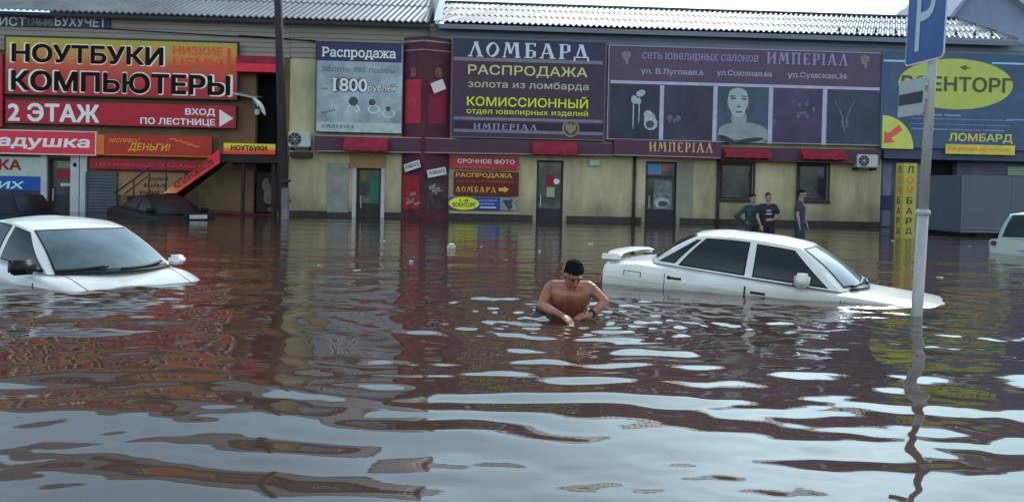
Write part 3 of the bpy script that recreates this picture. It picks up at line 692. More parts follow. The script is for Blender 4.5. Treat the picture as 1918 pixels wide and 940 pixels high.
# maroon angled pilaster (two faces meeting at an edge towards the street)
def pilaster():
    t = empty('corner_pilaster', FAC, 'maroon two faced pilaster between the sale poster and the pawnshop board', 'pilaster', ori=(fac(800,250)[0], 0, 0))
    a = fac(754, 250)[0]; e = fac(794, 250)[0]; c = fac(842, 250)[0]
    ztop = fac(800, 73)[1]; PM = mat('pilaster_maroon', C(60,28,38), .6, var=.2)
    mb = MB().add([(a, -.06, ZB), (e, -.45, ZB), (c, -.06, ZB), (a, -.06, ztop), (e, -.45, ztop), (c, -.06, ztop)], [(0,1,4,3), (1,2,5,4), (3,4,5)])
    part(mb, 'shaft', PM, t)
    def face(k, s0, s1, px0, px1, zz0, zz1, nm, mt, dd=.012):
        A, B = ((a, -.06), (e, -.45)) if k == 0 else ((e, -.45), (c, -.06))
        n = Vector((B[1]-A[1], -(B[0]-A[0]))).normalized()
        P = [(A[0]+(B[0]-A[0])*s+n.x*dd, A[1]+(B[1]-A[1])*s+n.y*dd) for s in (s0, s1)]
        if nm == 'emblem':
            pts = []
            for q in range(20):
                g_ = 2*math.pi*q/20; k_ = .5+.5*math.cos(g_)*(1-.25*math.cos(2*g_)); pts.append((P[0][0]+(P[1][0]-P[0][0])*k_, P[0][1]+(P[1][1]-P[0][1])*k_, (zz0+zz1)/2+(zz1-zz0)*.6*math.sin(g_)))
            return part(MB().quad(*pts), nm, mt, t), P
        return part(MB().quad((P[0][0], P[0][1], zz0), (P[1][0], P[1][1], zz0), (P[1][0], P[1][1], zz1), (P[0][0], P[0][1], zz1)), nm, mt, t), P
    z = lambda py: fac(800, py, .25)[1]
    RP = mat('crimson_poster', C(122,28,42), .5, var=.15); CP = mat('deep_crimson_poster', C(96,22,40), .5, var=.15)
    face(0, .12, .88, 0, 0, z(232), z(150), 'poster', RP); face(1, .16, .85, 0, 0, z(232), z(150), 'poster', CP)
    em = mat('dull_gold_print', C(92,62,50), .5, var=.4, scale=9)
    face(0, .34, .66, 0, 0, z(144), z(128), 'emblem', em, .02); face(1, .36, .7, 0, 0, z(144), z(128), 'emblem', em, .02)
    LN = mat('pale_trim', C(110,92,96), .5)
    for k in (0, 1):
        face(k, 0, 1, 0, 0, z(96), z(94), 'trim_line', LN, .02); face(k, 0, 1, 0, 0, z(80), z(77), 'trim_line', LN, .02)
    face(0, .1, .9, 0, 0, z(392), z(330), 'lower_poster', mat('scarlet_poster', C(112,22,36), .5, var=.3, scale=5)); face(1, .14, .9, 0, 0, z(392), z(330), 'lower_poster', mat('smoky_poster', C(50,40,46), .5, var=.45, scale=4))
    for k, cx, cy, m_, sz in ((0, .55, 372, 'motorbike_print', .22), (1, .5, 352, 'gun_print', .2)):
        A, B = ((a, -.06), (e, -.45)) if k == 0 else ((e, -.45), (c, -.06))
        n = Vector((B[1]-A[1], -(B[0]-A[0]))).normalized(); mb = MB()
        for j in range(7):
            s = cx+random.uniform(-.25, .25); zz = z(cy)+random.uniform(-.18, .18); P = (A[0]+(B[0]-A[0])*s+n.x*(.016+.002*j), A[1]+(B[1]-A[1])*s+n.y*(.016+.002*j)); dd = (Vector(B)-Vector(A)).normalized()
            w_, h_ = random.uniform(.05, .14), random.uniform(.04, .1)
            mb.quad((P[0]-dd.x*w_, P[1]-dd.y*w_, zz-h_), (P[0]+dd.x*w_, P[1]+dd.y*w_, zz-h_*.4), (P[0]+dd.x*w_*.8, P[1]+dd.y*w_*.8, zz+h_), (P[0]-dd.x*w_*.7, P[1]-dd.y*w_*.7, zz+h_*.6))
        part(mb, 'print_motif', mat('pale_motif', C(104,92,92), .5, var=.5, scale=12), t)
    return t, a, e, c
pil, pa, pe, pc = pilaster()
WT = mat('white_tag', C(150,146,148), .5, var=.05)
def tag_on(px, py, wd, hg, y, tilt, label, body=None, mt=WT, yaw=0):
    u, z = fac(px, py, -y)
    M = FAC @ Matrix.Translation((u, y, z)) @ Matrix.Rotation(yaw, 4, 'Z') @ Matrix.Rotation(-tilt, 4, 'Y')
    o = solo(MB().box(-wd/2, wd/2, -.012, .012, -hg/2, hg/2, .01), 'tag_sign', mt, M, label, 'sign', 'small white tags on the pilaster', ori=(0,0,0))
    if body: part(fit(text_mb(body, .02), -wd*.44, wd*.44, -hg*.3, hg*.3, -.017), 'lettering', mat('dark_tag_print', C(50,46,50), .5), o)
yw0 = math.atan2(-.39, pe-pa); yw1 = math.atan2(.39, pc-pe)
tag_on(821, 162, .46, .34, -.42, .42, 'blank white tilted tag high on the pilaster', None, yaw=yw1)
tag_on(772, 311, .62, .25, -.42, .28, 'white pawnshop tag on the left face of the pilaster above the scarlet poster', 'ЛОМБАРД', yaw=yw0)
tag_on(818, 323, .66, .25, -.42, .2, 'white pawnshop tag on the right face of the pilaster above the smoky poster', 'ЛОМБАРД', yaw=yw1)

# big pawnshop board
o = fboard('billboard', 'dark maroon pawnshop billboard with white, gold and yellow lettering', 'billboard', (849,72,1130,262), .3, .14, MAR, frame=mat('board_rim', C(74,66,80), .5), fw=.04)
fpatch(o, 'header', (850,72,1130,115), mat('night_blue_board', C(40,40,58), .45), .3)
ftext(o, 'ЛОМБАРД', (877,78,1103,116), LAV, .306, slav=True)
ftext(o, 'РАСПРОДАЖА', (877,121,1100,149), PYEL, .3, .015); ftext(o, 'золота из ломбарда', (877,150,1102,173), mat('grey_yellow_vinyl', C(136,134,110), .5), .3, .01)
ftext(o, 'КОМИССИОННЫЙ', (875,176,1101,204), YELV, .3, .015); ftext(o, 'отдел ювелирных изделий', (874,202,1101,221), YELV, .3, .006)
LN = mat('thin_lilac_line', C(92,84,98), .5)
for y in (113.5, 224, 247): fpatch(o, 'rule_line', (850,y,1129,y+1.4), LN, .307)
fpatch(o, 'footer', (850,227,1129,247), mat('footer_black', C(34,30,40), .45), .3)
ftext(o, 'ИМПЕРІАЛ', (887,231,1006,245), LAVD, .306, slav=True)
u, z = fac(1069, 241, .3); mb = MB(); n = 30
for k in range(n):
    a, c = 2*math.pi*k/n, 2*math.pi*(k+1)/n; mb.quad(*[(u+r*math.cos(t), -.316, z+r*math.sin(t)) for r, t in ((.23,a), (.23,c), (.28,c), (.28,a))])
part(mb, 'emblem_ring', mat('dull_gold', C(98,88,70), .4, .3), o)
mb = MB().ellipse(u, -.313, z, .23, .23); part(mb, 'emblem_disc', mat('emblem_dark', C(54,46,48), .4), o)
mb = MB(); mb.ellipse(u, -.317, z-.02, .09, .15, 18); mb.ellipse(u-.1, -.3175, z+.02, .07, .13, 16, rot=.4); mb.ellipse(u+.1, -.318, z+.02, .07, .13, 16, rot=-.4); mb.ellipse(u, -.3185, z+.13, .04, .05, 12)
part(mb, 'emblem_bird', mat('dull_gold', C(98,88,70), .4, .3), o)

# long jewellery billboard with five pictures
o = fboard('billboard', 'long maroon jewellery billboard with a row of five pictures', 'billboard', (1142,86,1649,272), .3, .14, mat('plum_board', C(66,52,70), .45, var=.12, scale=1, bump=.6), frame=mat('pale_rim', C(112,108,124), .5), fw=.03)
ftext(o, 'сеть ювелирных салонов', (1203,98,1420,121), LAVD, .3, .0, slab=.03); ftext(o, 'ИМПЕРІАЛ', (1437,98,1588,124), LAVD, .3, slav=True)
for bdy, x0, x1, y in (('ул. В.Луговая,6', 1200, 1317, 128), ('ул.Союзная,6а', 1342, 1446, 131), ('ул.Сумская,36', 1475, 1586, 135)):
    ftext(o, bdy, (x0,y,x1,y+16), mat('pale_grey_vinyl', C(128,124,140), .5), .3, .006, slab=.025)
for cx, cy in ((1173,108), (1620,116)):
    u, z = fac(cx, cy, .3); mb = MB()
    for du, dz, r1, r2 in ((0, .12, .16, .09), (-.02, -.03, .1, .07), (.03, -.12, .06, .1), (-.09, .05, .06, .05), (.1, .06, .06, .05)): mb.ellipse(u+du, -.306-abs(du)*.01-abs(dz)*.004, z+dz, r1, r2, 14)
    part(mb, 'crest', mat('dim_crest', C(100,90,98), .5, var=.4, scale=14), o)
PB = [(1144,158,1236,262), (1243,160,1336,264), (1342,161,1440,268), (1446,163,1541,270), (1547,165,1645,271)]
PCOL = [C(40,40,52), C(48,44,62), C(52,62,76), C(56,48,68), C(48,50,66)]
LINE = mat('pale_strip', C(128,128,142), .5)
fpatch(o, 'divider', (1143,156.0,1648,164.5), LINE, .302, .006)
for i, p in enumerate(PB):
    pic = fpatch(o, 'picture', p, mat('picture_%s' % 'abcde'[i], PCOL[i], .4, var=.25, scale=.9), .3, .003)
    if i < 4: fpatch(o, 'divider', (p[2]+.5, p[1]+2, p[2]+5.5, p[3]+2), LINE, .302, .005)
def blobs(lst, mt, nm, off=.31):
    mb = MB()
    for j, (px, py, rx, rz, rot) in enumerate(lst):
        u, z = fac(px, py, .3); mb.ellipse(u, -off-.0007*j, z, rx/57., rz/57., 22, rot=rot)
    part(mb, nm, mt, o)
PAL = mat('pale_petal', C(128,132,138), .5, var=.3, scale=10)
blobs([(1200,175,9,6,.4), (1188,187,6,8,.2), (1196,190,5,6,0), (1186,215,1.4,28,0), (1197,205,1.2,26,0)], PAL, 'flower_print')
blobs([(1217,224,11,14,0), (1213,214,8,7,.5), (1219,232,13,12,.3)], PAL, 'ring_print'); blobs([(1217,233,8,7,.3)], mat('dark_ring_hole', C(56,56,64), .5), 'ring_hole', .318)
DIMP = mat('dim_print', C(74,74,92), .5, var=.3, scale=12)
blobs([(1255,222,5,7,0), (1270,222,5,6,0), (1263,226,3,5,0)], DIMP, 'earring_print')
blobs([(1391,246,47,17,0), (1370,250,27,14,.2), (1414,252,26,14,-.2), (1384,222,15,18,0)], mat('portrait_shoulders', C(104,110,114), .5, var=.15, scale=2), 'portrait_shoulders')
blobs([(1382,180,27,16,0), (1359,190,6,20,.1), (1406,190,6,20,-.1)], mat('portrait_hair', C(50,58,70), .5, var=.2), 'portrait_hair', .318)
blobs([(1382,190,20,25,0), (1382,206,14,15,0), (1382,178,18,13,0)], mat('portrait_face', C(120,126,128), .5, var=.15, scale=3), 'portrait_face', .324)
blobs([(1373,185,5.5,2,.05), (1393,186,5.5,2,-.05), (1384,210,6,2,0), (1383,200,4,1.4,0), (1372,180.5,7,1.2,.1), (1393,181,7,1.2,-.1), (1362,198,1.8,12,.15), (1402,200,2,14,-.15)], mat('portrait_feature', C(66,70,78), .5), 'portrait_features', .33)
blobs([(1362,262,19,5,-.4), (1404,263,26,4,.15)], mat('portrait_dress', C(40,42,52), .5), 'portrait_dress', .334)
blobs([(1497,196,3,5,0), (1511,194,4,6,0), (1502,212,10,3,0), (1495,218,4,4,0), (1512,218,4,4,0), (1524,205,3,6,0), (1486,192,2,6,0), (1450,228,3,5,0)], DIMP, 'necklace_print')
blobs([(1566,195,1.5,8,.4), (1598,195,1.5,8,-.4), (1574,210,2,10,.3), (1590,210,2,10,-.3), (1578,228,3,12,0), (1586,228,3,12,0), (1581,242,2,8,0)], DIMP, 'pendant_print')

# fascia band with four red cloth awnings
band = empty('fascia_band', FAC, 'maroon fascia band with gold letters running above the ground floor shops', 'sign', ori=(fac(1100,275)[0], -.2, zband))
xs = [(590,254,284), (755,257,288), (842,261,291), (1150,264,291), (1350,275,300), (1645,279,306)]
def bandseg(x0, yt0, yb0, x1, yt1, yb1, y, nm, mt, e=0.):
    a0 = fac(x0, yt0, .4); a1 = fac(x0, yb0, .4); c0 = fac(x1, yt1, .4); c1 = fac(x1, yb1, .4)
    return MB().add([(a0[0], y, a1[1]-e), (c0[0], y, c1[1]-e), (c0[0], y, c0[1]+e), (a0[0], y, a0[1]+e), (a0[0], -.003, a1[1]-e), (c0[0], -.003, c1[1]-e), (c0[0], -.003, c0[1]+e), (a0[0], -.003, a0[1]+e)], [(0,1,2,3), (4,5,1,0), (3,2,6,7), (0,3,7,4), (1,5,6,2)])
bb = part(bandseg(590,254,284,1149,270,292,-.4,'', None), 'band_panel', MARB, band)
part(bandseg(1351,275,300,1648,281,308,-.4,'', None), 'band_panel', MARB, band)
cc = part(bandseg(1150,261,291,1350,267,297,-.5,'', None), 'band_panel', mat('plum_band', C(62,36,50), .45), band)
def strip(x0, y0, x1, y1, y, mt, h=.035):
    a = fac(x0, y0, -y); c = fac(x1, y1, -y)
    part(MB().add([(a[0], y, a[1]), (c[0], y, c[1]), (c[0], y, c[1]+h), (a[0], y, a[1]+h), (a[0], y+.05, a[1]), (c[0], y+.05, c[1]), (c[0], y+.05, c[1]+h), (a[0], y+.05, a[1]+h)], [(0,1,2,3), (4,5,1,0), (3,2,6,7)]), 'trim_line', mat('pale_trim', C(110,92,96), .5), band)
strip(592, 255, 848, 261, -.42, None); strip(592, 284, 1149, 292, -.42, None); strip(1150, 291, 1350, 297, -.53, None)
u0, u1, z0, z1 = frect(1216, 266, 1335, 287, .5)
part(fit(slav_mb('ИМПЕРІАЛ'), u0, u1, z0+.01, z1, -.512), 'lettering', mat('gold_letters', C(150,118,84), .4, .2, var=.25, scale=6), cc)
for (x0, x1, y0, y1), lb in (((645,727,256,284), 'red cloth awning on the fascia above the brown door under the sale poster'), ((998,1080,264,291), 'red cloth awning on the fascia above the dark door by the pawnshop board'),
                      ((1357,1441,278,297), 'red cloth awning on the fascia above the first window'), ((1501,1584,280,300), 'red cloth awning on the fascia above the second window')):
    u0, u1, z0, z1 = frect(x0, y0, x1, y1, .5); mb = MB(); n = 14
    vs = []
    for i in range(n+1):
        u = u0+(u1-u0)*i/n; wv = .012*math.sin(i*2.1)
        vs += [(u, -.405, z1), (u, -.55+wv, z1-.12), (u, -.68+wv*2, z0+.16), (u, -.69+wv*2, z0+.012*math.sin(i*1.7))]
    mb.add(vs, [(4*i+k, 4*i+k+1, 4*i+k+5, 4*i+k+4) for i in range(n) for k in range(3)])
    mb.quad(vs[0], vs[1], vs[2], vs[3], (u0, -.405, z0)); mb.quad((u1, -.405, z0), vs[-1], vs[-2], vs[-3], vs[-4])
    aw = solo(mb, 'awning', REDA, FAC, lb, 'awning', 'red cloth awnings on the maroon fascia', smooth=.6)

# boards between pilaster and dark door
o = fboard('photo_sign', 'red urgent photo sign with white capitals above the brown pawnshop board', 'sign', (843,292,971,319), .14, .05, mat('brick_red_board', C(126,40,44), .5, var=.15))
ftext(o, 'СРОЧНОЕ ФОТО', (857,297,964,308), mat('rose_white_vinyl', C(170,156,158), .5), .14, .02); ftext(o, 'любая документация', (860,311,920,315), mat('dim_rose_vinyl', C(140,96,96), .5), .14, .0)
o = fboard('pawnshop_sign', 'brown pawnshop board with orange letters and a right pointing arrow', 'sign', (850,320,971,368), .14, .05, BROWN)
ftext(o, 'РАСПРОДАЖА', (853,323,960,335), GOLD, .14, .02, slab=.03); ftext(o, 'золота из ломбарда', (854,336,962,344), mat('dull_red_gold', C(122,62,34), .5), .14, .01)
ftext(o, 'ЛОМБАРД', (853,349,929,362), mat('amber_vinyl', C(196,120,40), .5), .14, slav=True)
q = [fac(x, y, .14) for x, y in ((934,352), (944,352), (944,349), (954,355), (944,361), (944,358), (934,358))]
part(MB().add([(a, -.147, c) for a, c in q], [(6,5,4,3,2,1,0)]), 'arrow', mat('amber_vinyl', C(196,120,40), .5), o)
o = fboard('military_shop_sign', 'low blue and white sign with a yellow oval at the foot of the wall', 'sign', (842,369,967,394), .14, .05, mat('navy_blue_board', C(34,46,104), .5))
u, z = fac(869, 381, .14); part(MB().ellipse(u, -.146, z, .5, .21), 'oval', mat('acid_yellow', C(160,170,44), .5), o)
ftext(o, '1-й', (861,372,877,378), mat('dark_olive_print', C(60,66,24), .5), .15, .02); ftext(o, 'ВОЕНТОРГ', (848,379,892,388), mat('dark_olive_print', C(60,66,24), .5), .15, .02)
ftext(o, 'охота туризм', (897,374,930,378), mat('pale_blue_print', C(130,140,170), .5), .14, .01); ftext(o, 'рыбалка', (900,380,926,384), mat('pale_blue_print', C(130,140,170), .5), .14, .01); fpatch(o, 'print_bar', (899,387,929,390), mat('pale_blue_print', C(130,140,170), .5), .14)
fpatch(o, 'side_picture', (937,370,967,394), mat('grey_picture', C(96,102,104), .5, var=.3, scale=6), .14)
mb = MB()
for cx, cy, rx, rz in ((951,380,.12,.1), (954,386,.1,.12), (945,377,.06,.05), (958,376,.05,.05)): 
    u, z = fac(cx, cy, .14); mb.ellipse(u, -.149-rx*.01, z, rx, rz, 14)
part(mb, 'picture_figure', mat('dark_figure', C(46,50,54), .5, var=.4, scale=12), o)
fpatch(o, 'base_strip', (842,395,975,402), mat('pale_base', C(112,110,92), .6), .10, .01)

# blue billboard at the right end
o = fboard('billboard', 'blue military shop billboard with big lime oval behind the parking sign', 'billboard', (1653,96,1990,284), .35, .1, BLUEB)
LB = mat('pale_blue_stripe', C(112,146,170), .5)
fpatch(o, 'stripe', (1655,112,1702,117), LB, .35); fpatch(o, 'stripe', (1858,117,1990,124), LB, .35); fpatch(o, 'stripe', (1712,257,1990,264), LB, .35); fpatch(o, 'stripe', (1886,223,1990,228), mat('grey_blue_stripe', C(92,110,136), .5), .35)
u, z = fac(1790, 158, .35); part(MB().ellipse(u, -.36, z, 112/57., 48/57., 60), 'oval', GREENY, o)
ftext(o, 'ВОЕНТОРГ', (1689,141,1896,175), mat('olive_black_vinyl', C(58,64,44), .5), .362, .025)
q = [fac(x, y, .366) for x, y in ((1797,126), (1812,122), (1808,126), (1820,127), (1808,130), (1812,134))]
part(MB().add([(a, -.368, c) for a, c in q], [(5,4,3,2,1,0)]), 'bird_mark', mat('olive_black_vinyl', C(58,64,44), .5), o)
sm = mat('pale_print_line', C(120,136,158), .5)
for bdy, x0, x1, y in (('АРМЕЙСКИЕ ТОВАРЫ', 1716, 1799, 212), ('ОДЕЖДА ДЛЯ ТУРИЗМА ОХОТЫ И РЫБАЛКИ', 1708, 1896, 221), ('ВЕЩИ ВОЕННОЙ, КАДЕТСКОЙ ОДЕЖДЫ', 1705, 1890, 230.5), ('ПРИНИМАЕМ ЗАКАЗЫ НА ПОШИВ', 1707, 1880, 240)):
    ftext(o, bdy, (x0,y,x1,y+6.5), sm, .35, .03)
ftext(o, 'ЛОМБАРД', (1777,249,1896,270), mat('olive_yellow_vinyl', C(150,142,66), .5), .357, .03)
fpatch(o, 'ochre_strip', (1771,270,1900,291), mat('ochre_yellow_print', C(160,140,56), .5, var=.15), .36, .02)
ftext(o, 'Горсвязь плюс', (1777,274,1893,286), mat('brick_print', C(168,106,52), .5), .382, .01, shear=.2)
u, z = fac(1651, 278, .35); uq = fac(1710, 278, .35)[0]-u; pts = [(u, z)]+[(u+uq*math.cos(t*math.pi/40), z+uq*1.02*math.sin(t*math.pi/40)) for t in range(21)]
part(MB().prism(pts, -.375, -.352), 'quarter_disc', LIME, o)
q = [fac(x, y, .38) for x, y in ((1655,268), (1657,244), (1663,250), (1684,234), (1691,244), (1669,259), (1677,267))]
part(MB().add([(a, -.38, c) for a, c in q], [(0,6,5,4,3,2,1)]), 'arrow', mat('red_arrow', C(186,66,62), .5), o)

# air conditioners
def ac(px, off, label, fanx):
    u0, u1, z0, z1 = frect(*px, off); t = empty('air_conditioner', FAC, label, 'air conditioner', 'air conditioners on the shop wall', ori=((u0+u1)/2, -off/2, z0))
    part(MB().box(u0, u1, -off, -.12, z0, z1, .03), 'casing', ACW, t)
    r = (z1-z0)*.42; cu, cz = u0+(u1-u0)*fanx, (z0+z1)/2
    part(MB().ellipse(cu, -off-.004, cz, r, r, 30), 'fan_grille', mat('ac_fan_dark', C(34,36,40), .5), t)
    mb = MB()
    for k in range(8):
        a = k*math.pi/4; mb.tube([(cu+.2*r*math.cos(a), -off-.012, cz+.2*r*math.sin(a)), (cu+r*math.cos(a), -off-.012, cz+r*math.sin(a))], .008, 5)
    mb.ellipse(cu, -off-.02, cz, r*.18, r*.18, 14); part(mb, 'fan_guard', mat('ac_guard', C(120,122,124), .5), t)
    part(MB().box(u0+.05, u0+.1, -off, -.003, z0-.1, z0-.004).box(u1-.1, u1-.05, -off, -.003, z0-.1, z0-.004), 'bracket', FRM, t)
ac((540,246,581,276), .45, 'air conditioner with round fan beside the utility pole', .3)
ac((1606,289,1645,314), .45, 'air conditioner at the right corner of the yellow wall', .32)

# satellite dish, sheet canopy, cables at the upstairs door
u, z = fac(486, 198, .8)
t = empty('satellite_dish', FAC, 'tilted white dish on a bracket beside the upstairs doorway', 'dish', ori=(u, -.6, z))
mb = MB(); n = 22; vs = []; M_ = Matrix.Rotation(R(196), 3, 'Z') @ Matrix.Rotation(R(38), 3, 'Y')
for j in range(5):
    r = .36*j/4
    for k in range(n):
        a = 2*math.pi*k/n; v = M_ @ Vector((r*r*1.1-.1, r*math.cos(a), r*math.sin(a))); vs.append((u+v.x, -.8+v.y, z+v.z))
mb.add(vs, [(j*n+k, j*n+(k+1) % n, (j+1)*n+(k+1) % n, (j+1)*n+k) for j in range(4) for k in range(n)])
part(mb, 'reflector', WHI, t, True); part(MB().tube([(u, -.8, z), (u-.1, -.5, z-.1), (u-.1, -.0, z-.15)], .025, 6), 'arm', FRM, t, True)
part(MB().box(u-.12, u+.02, -.95, -.8, z-.3, z-.12, .02), 'receiver', GREYW, t)
a = fac(437, 174, .9); c = fac(481, 183, .9)
can = solo(MB().add([(a[0], -.9, a[1]), (c[0], -.9, c[1]), (c[0], -.05, c[1]+.1), (a[0], -.05, a[1]+.12), (a[0], -.9, a[1]-.04), (c[0], -.9, c[1]-.04)], [(0,1,2,3), (4,5,1,0)]), 'sheet_canopy', STEEL, FAC, 'thin grey sheet canopy above the top of the stairs', 'canopy')
for (q0, q1, q2), lb in ((((190,53), (400,66), (590,76)), 'thin black cable sagging along the siding from the accountancy sign'), (((445,66), (520,70), (592,78)), 'short black cable on the siding between the pole and the sale poster')):
    P = []
    A, B, D = [fac(*k, .15) for k in (q0, q1, q2)]
    for i in range(13):
        s = i/12; P.append(((1-s)**2*A[0]+2*s*(1-s)*B[0]+s*s*D[0], -.1, (1-s)**2*A[1]+2*s*(1-s)*B[1]+s*s*D[1]))
    solo(MB().tube(P, .014, 5), 'cable', BLK, FAC, lb, 'cable', smooth=True)

# utility pole
pb = at_depth(534, 405, 25.5); ptop = at_depth(519, -60, 25.5)
t = empty('utility_pole', Matrix(), 'dark wooden utility pole with pale concrete stub standing in the flood', 'utility pole', ori=(pb.x, pb.y, 0))
part(MB().tube([(pb.x, pb.y, -.8), (pb.x*.6+ptop.x*.4, pb.y, ptop.z*.4), (ptop.x, pb.y, ptop.z)], [.15, .135, .11], 12), 'pole', mat('weathered_wood', C(38,34,34), .8, var=.3, scale=4, stretch=(3,3,.3)), t, True)
s0 = at_depth(534, 352, 25.3); part(MB().box(s0.x-.09, s0.x+.13, 25.2, 25.34, -.8, s0.z, .02), 'concrete_stub', mat('stub_concrete', C(86,80,82), .8, var=.3), t)
part(MB().tube([(s0.x-.03, 25.43, .5), (s0.x-.03, 25.43, .58)], .17, 12).tube([(s0.x-.03, 25.45, 1.1), (s0.x-.03, 25.45, 1.18)], .165, 12), 'wire_tie', FRM, t)

# yellow pawnshop totem: two faces with stacked letters
tp = wat(1694, 444); tz = at_depth(1694, 306, tp.y).z
M = Matrix.Translation((tp.x, tp.y, 0)) @ Matrix.Rotation(R(5), 4, 'Z')
t = empty('totem_sign', M, 'tall yellow pawnshop totem with letters stacked down both faces', 'sign')
TW = .19
part(MB().box(-TW, TW, -TW, TW, -.8, tz, .008), 'post', mat('totem_yellow', C(126,116,56), .5, var=.12), t)
for face in (0, 1):
    mb = MB(); mb2 = MB()
    for i, ch in enumerate('ЛОМБАРД'):
        v, f = text_mb(ch, .03); zc = tz-.17-i*.272
        g = fit((v, f), -.085, .085, zc-.09, zc+.09, -TW-.004)
        Rm = Matrix.Rotation(-math.pi/2*face, 3, 'Z')
        (mb2 if i in (1, 2) else mb).add([Rm @ Vector(p) for p in g.v], g.f)
    part(mb, 'lettering', mat('totem_dark', C(58,54,24), .5), t); part(mb2, 'lettering', mat('totem_orange', C(150,84,30), .5), t)

# parking sign
bp = wat(1717, 592)
tt = at_depth(1757, -60, bp.y)
t = empty('parking_sign', Matrix.Translation((bp.x, bp.y, 0)), 'blue parking sign with white arrow plate on a leaning grey pole', 'road sign')
POLE = mat('galvanised_pole', (.47,.46,.45), .5, .2, var=.15, scale=5, stretch=(3,3,.4))
lean = (tt.x-bp.x)/tt.z
def onpole(z): return Vector((lean*z, 0, z))
zc = at_depth(1726, 398, bp.y).z
part(MB().tube([onpole(-.8), onpole(zc)], .052, 16), 'pole', POLE, t, True)
part(MB().tube([onpole(zc), onpole(tt.z)], [.045, .043], 16), 'pole', POLE, t, True)
part(MB().tube([onpole(zc-.03), onpole(zc-.02), onpole(zc+.02), onpole(zc+.03)], [.052, .066, .066, .046], 16), 'collar', POLE, t, True)
YAW = R(-86)
def plate(wd, z0, z1, off, cx, mt, nm, rad=.04):
    Mx = Matrix.Translation(onpole((z0+z1)/2)) @ Matrix.Rotation(lean, 4, 'Y') @ Matrix.Rotation(YAW, 4, 'Z')
    return Mx
def plate_part(Mx, mb, nm, mt, parent):
    return part(MB().add([Mx @ Vector(p) for p in mb.v], mb.f), nm, mt, parent)
def rrect(wd, hg, r, n=6):
    pts = []
    for sx, sz, a0 in ((1,1,0), (-1,1,90), (-1,-1,180), (1,-1,270)):
        for k in range(n+1): a = R(a0+90*k/n); pts.append((sx*(wd/2-r)+r*math.cos(a), sz*(hg/2-r)+r*math.sin(a)))
    return pts
zb = at_depth(1735, 118, bp.y).z; PW, PH = .68, .9
Mx = Matrix.Translation(onpole(zb+PH/2)) @ Matrix.Rotation(lean, 4, 'Y') @ Matrix.Rotation(YAW, 4, 'Z')
pl = plate_part(Mx, MB().prism(rrect(PW, PH, .05), -.09, -.08), 'plate', mat('sign_rim_white', (.62,.66,.7), .4, var=.05), t)
plate_part(Mx, MB().prism(rrect(PW-.03, PH-.03, .045), -.093, -.0905), 'blue_face', mat('sign_blue', (.06,.12,.32), .35, var=.08), pl)
plate_part(Mx, fit(text_mb('P', .0), -.16, .17, -.33, .33, -.097), 'letter', mat('sign_letter', (.5,.58,.62), .4, var=.05), pl)
z0 = at_depth(1720, 215, bp.y).z; z1 = at_depth(1720, 145, bp.y).z
Mx = Matrix.Translation(onpole((z0+z1)/2)) @ Matrix.Rotation(lean, 4, 'Y') @ Matrix.Rotation(YAW, 4, 'Z')
HW = .46; hg = z1-z0
sp = plate_part(Mx, MB().prism([(p[0]-.19, p[1]) for p in rrect(HW, hg, .02)], -.09, -.08), 'lower_plate', mat('plate_white', (.42,.45,.46), .45, var=.06), t)
plate_part(Mx, MB().box(-.19-HW/2+.012, -.19+HW/2-.012, -.094, -.0905, -.065, .045), 'stripe', mat('stripe_black', (.05,.055,.06), .5, var=0), sp)
plate_part(Mx, MB().box(-.03, .03, -.08, -.04, -.03, .03).box(-.03, .03, -.08, -.04, .1, .13), 'clamp', POLE, t)

# ------------------------------------------------------------------ cars
RUB = mat('black_rubber', (.012,.012,.013), .6, var=0)
CGL = mat('car_glass', (.016,.024,.023), .04, var=0, spec=.3, ior=1.5)
CTR = mat('black_trim', (.015,.015,.016), .4, var=0)
LAMP = mat('red_tail_lamp', (.3,.02,.02), .2, var=.1)
TYRE = mat('tyre_rubber', (.02,.02,.02), .8, var=.1)
def paint(nm, c, var=.06): return mat(nm, c, .28, var=var, scale=2.5, coat=.6, spec=.5)
def silt_line(M, wl, pitch):
    """brown film of silt left on the paint just above the water"""
    t = M.node_tree; b = t.nodes['Principled BSDF']; src = b.inputs['Base Color'].links[0].from_socket
    g = t.nodes.new('ShaderNodeTexCoord'); s = t.nodes.new('ShaderNodeSeparateXYZ'); t.links.new(g.outputs['Object'], s.inputs[0])
    a = t.nodes.new('ShaderNodeMath'); a.operation = 'MULTIPLY_ADD'; a.inputs[1].default_value = -pitch; t.links.new(s.outputs[0], a.inputs[0]); t.links.new(s.outputs[2], a.inputs[2])
    n = t.nodes.new('ShaderNodeTexNoise'); n.inputs['Scale'].default_value = 5; n.inputs['Detail'].default_value = 7; t.links.new(g.outputs['Object'], n.inputs['Vector'])
    c = t.nodes.new('ShaderNodeMath'); c.operation = 'MULTIPLY_ADD'; c.inputs[1].default_value = -.16; t.links.new(n.outputs[0], c.inputs[0]); t.links.new(a.outputs[0], c.inputs[2])
    r = t.nodes.new('ShaderNodeMapRange'); r.inputs['From Min'].default_value = wl-.08; r.inputs['From Max'].default_value = wl+.03; r.inputs['To Min'].default_value = .55; r.inputs['To Max'].default_value = 0.; t.links.new(c.outputs[0], r.inputs[0])
    x = t.nodes.new('ShaderNodeMix'); x.data_type = 'RGBA'; x.inputs[7].default_value = (.22, .15, .10, 1); t.links.new(r.outputs[0], x.inputs[0]); t.links.new(src, x.inputs[6]); t.links.new(x.outputs[2], b.inputs['Base Color'])
def interp(tab, x):
    for (a, *A), (b, *B) in zip(tab, tab[1:]):
        if x <= b:
            t = min(1, max(0, (x-a)/(b-a))); t = t*t*(3-2*t)*.5+t*.5; return [p+(q-p)*t for p, q in zip(A, B)]
    return list(tab[-1][1:])
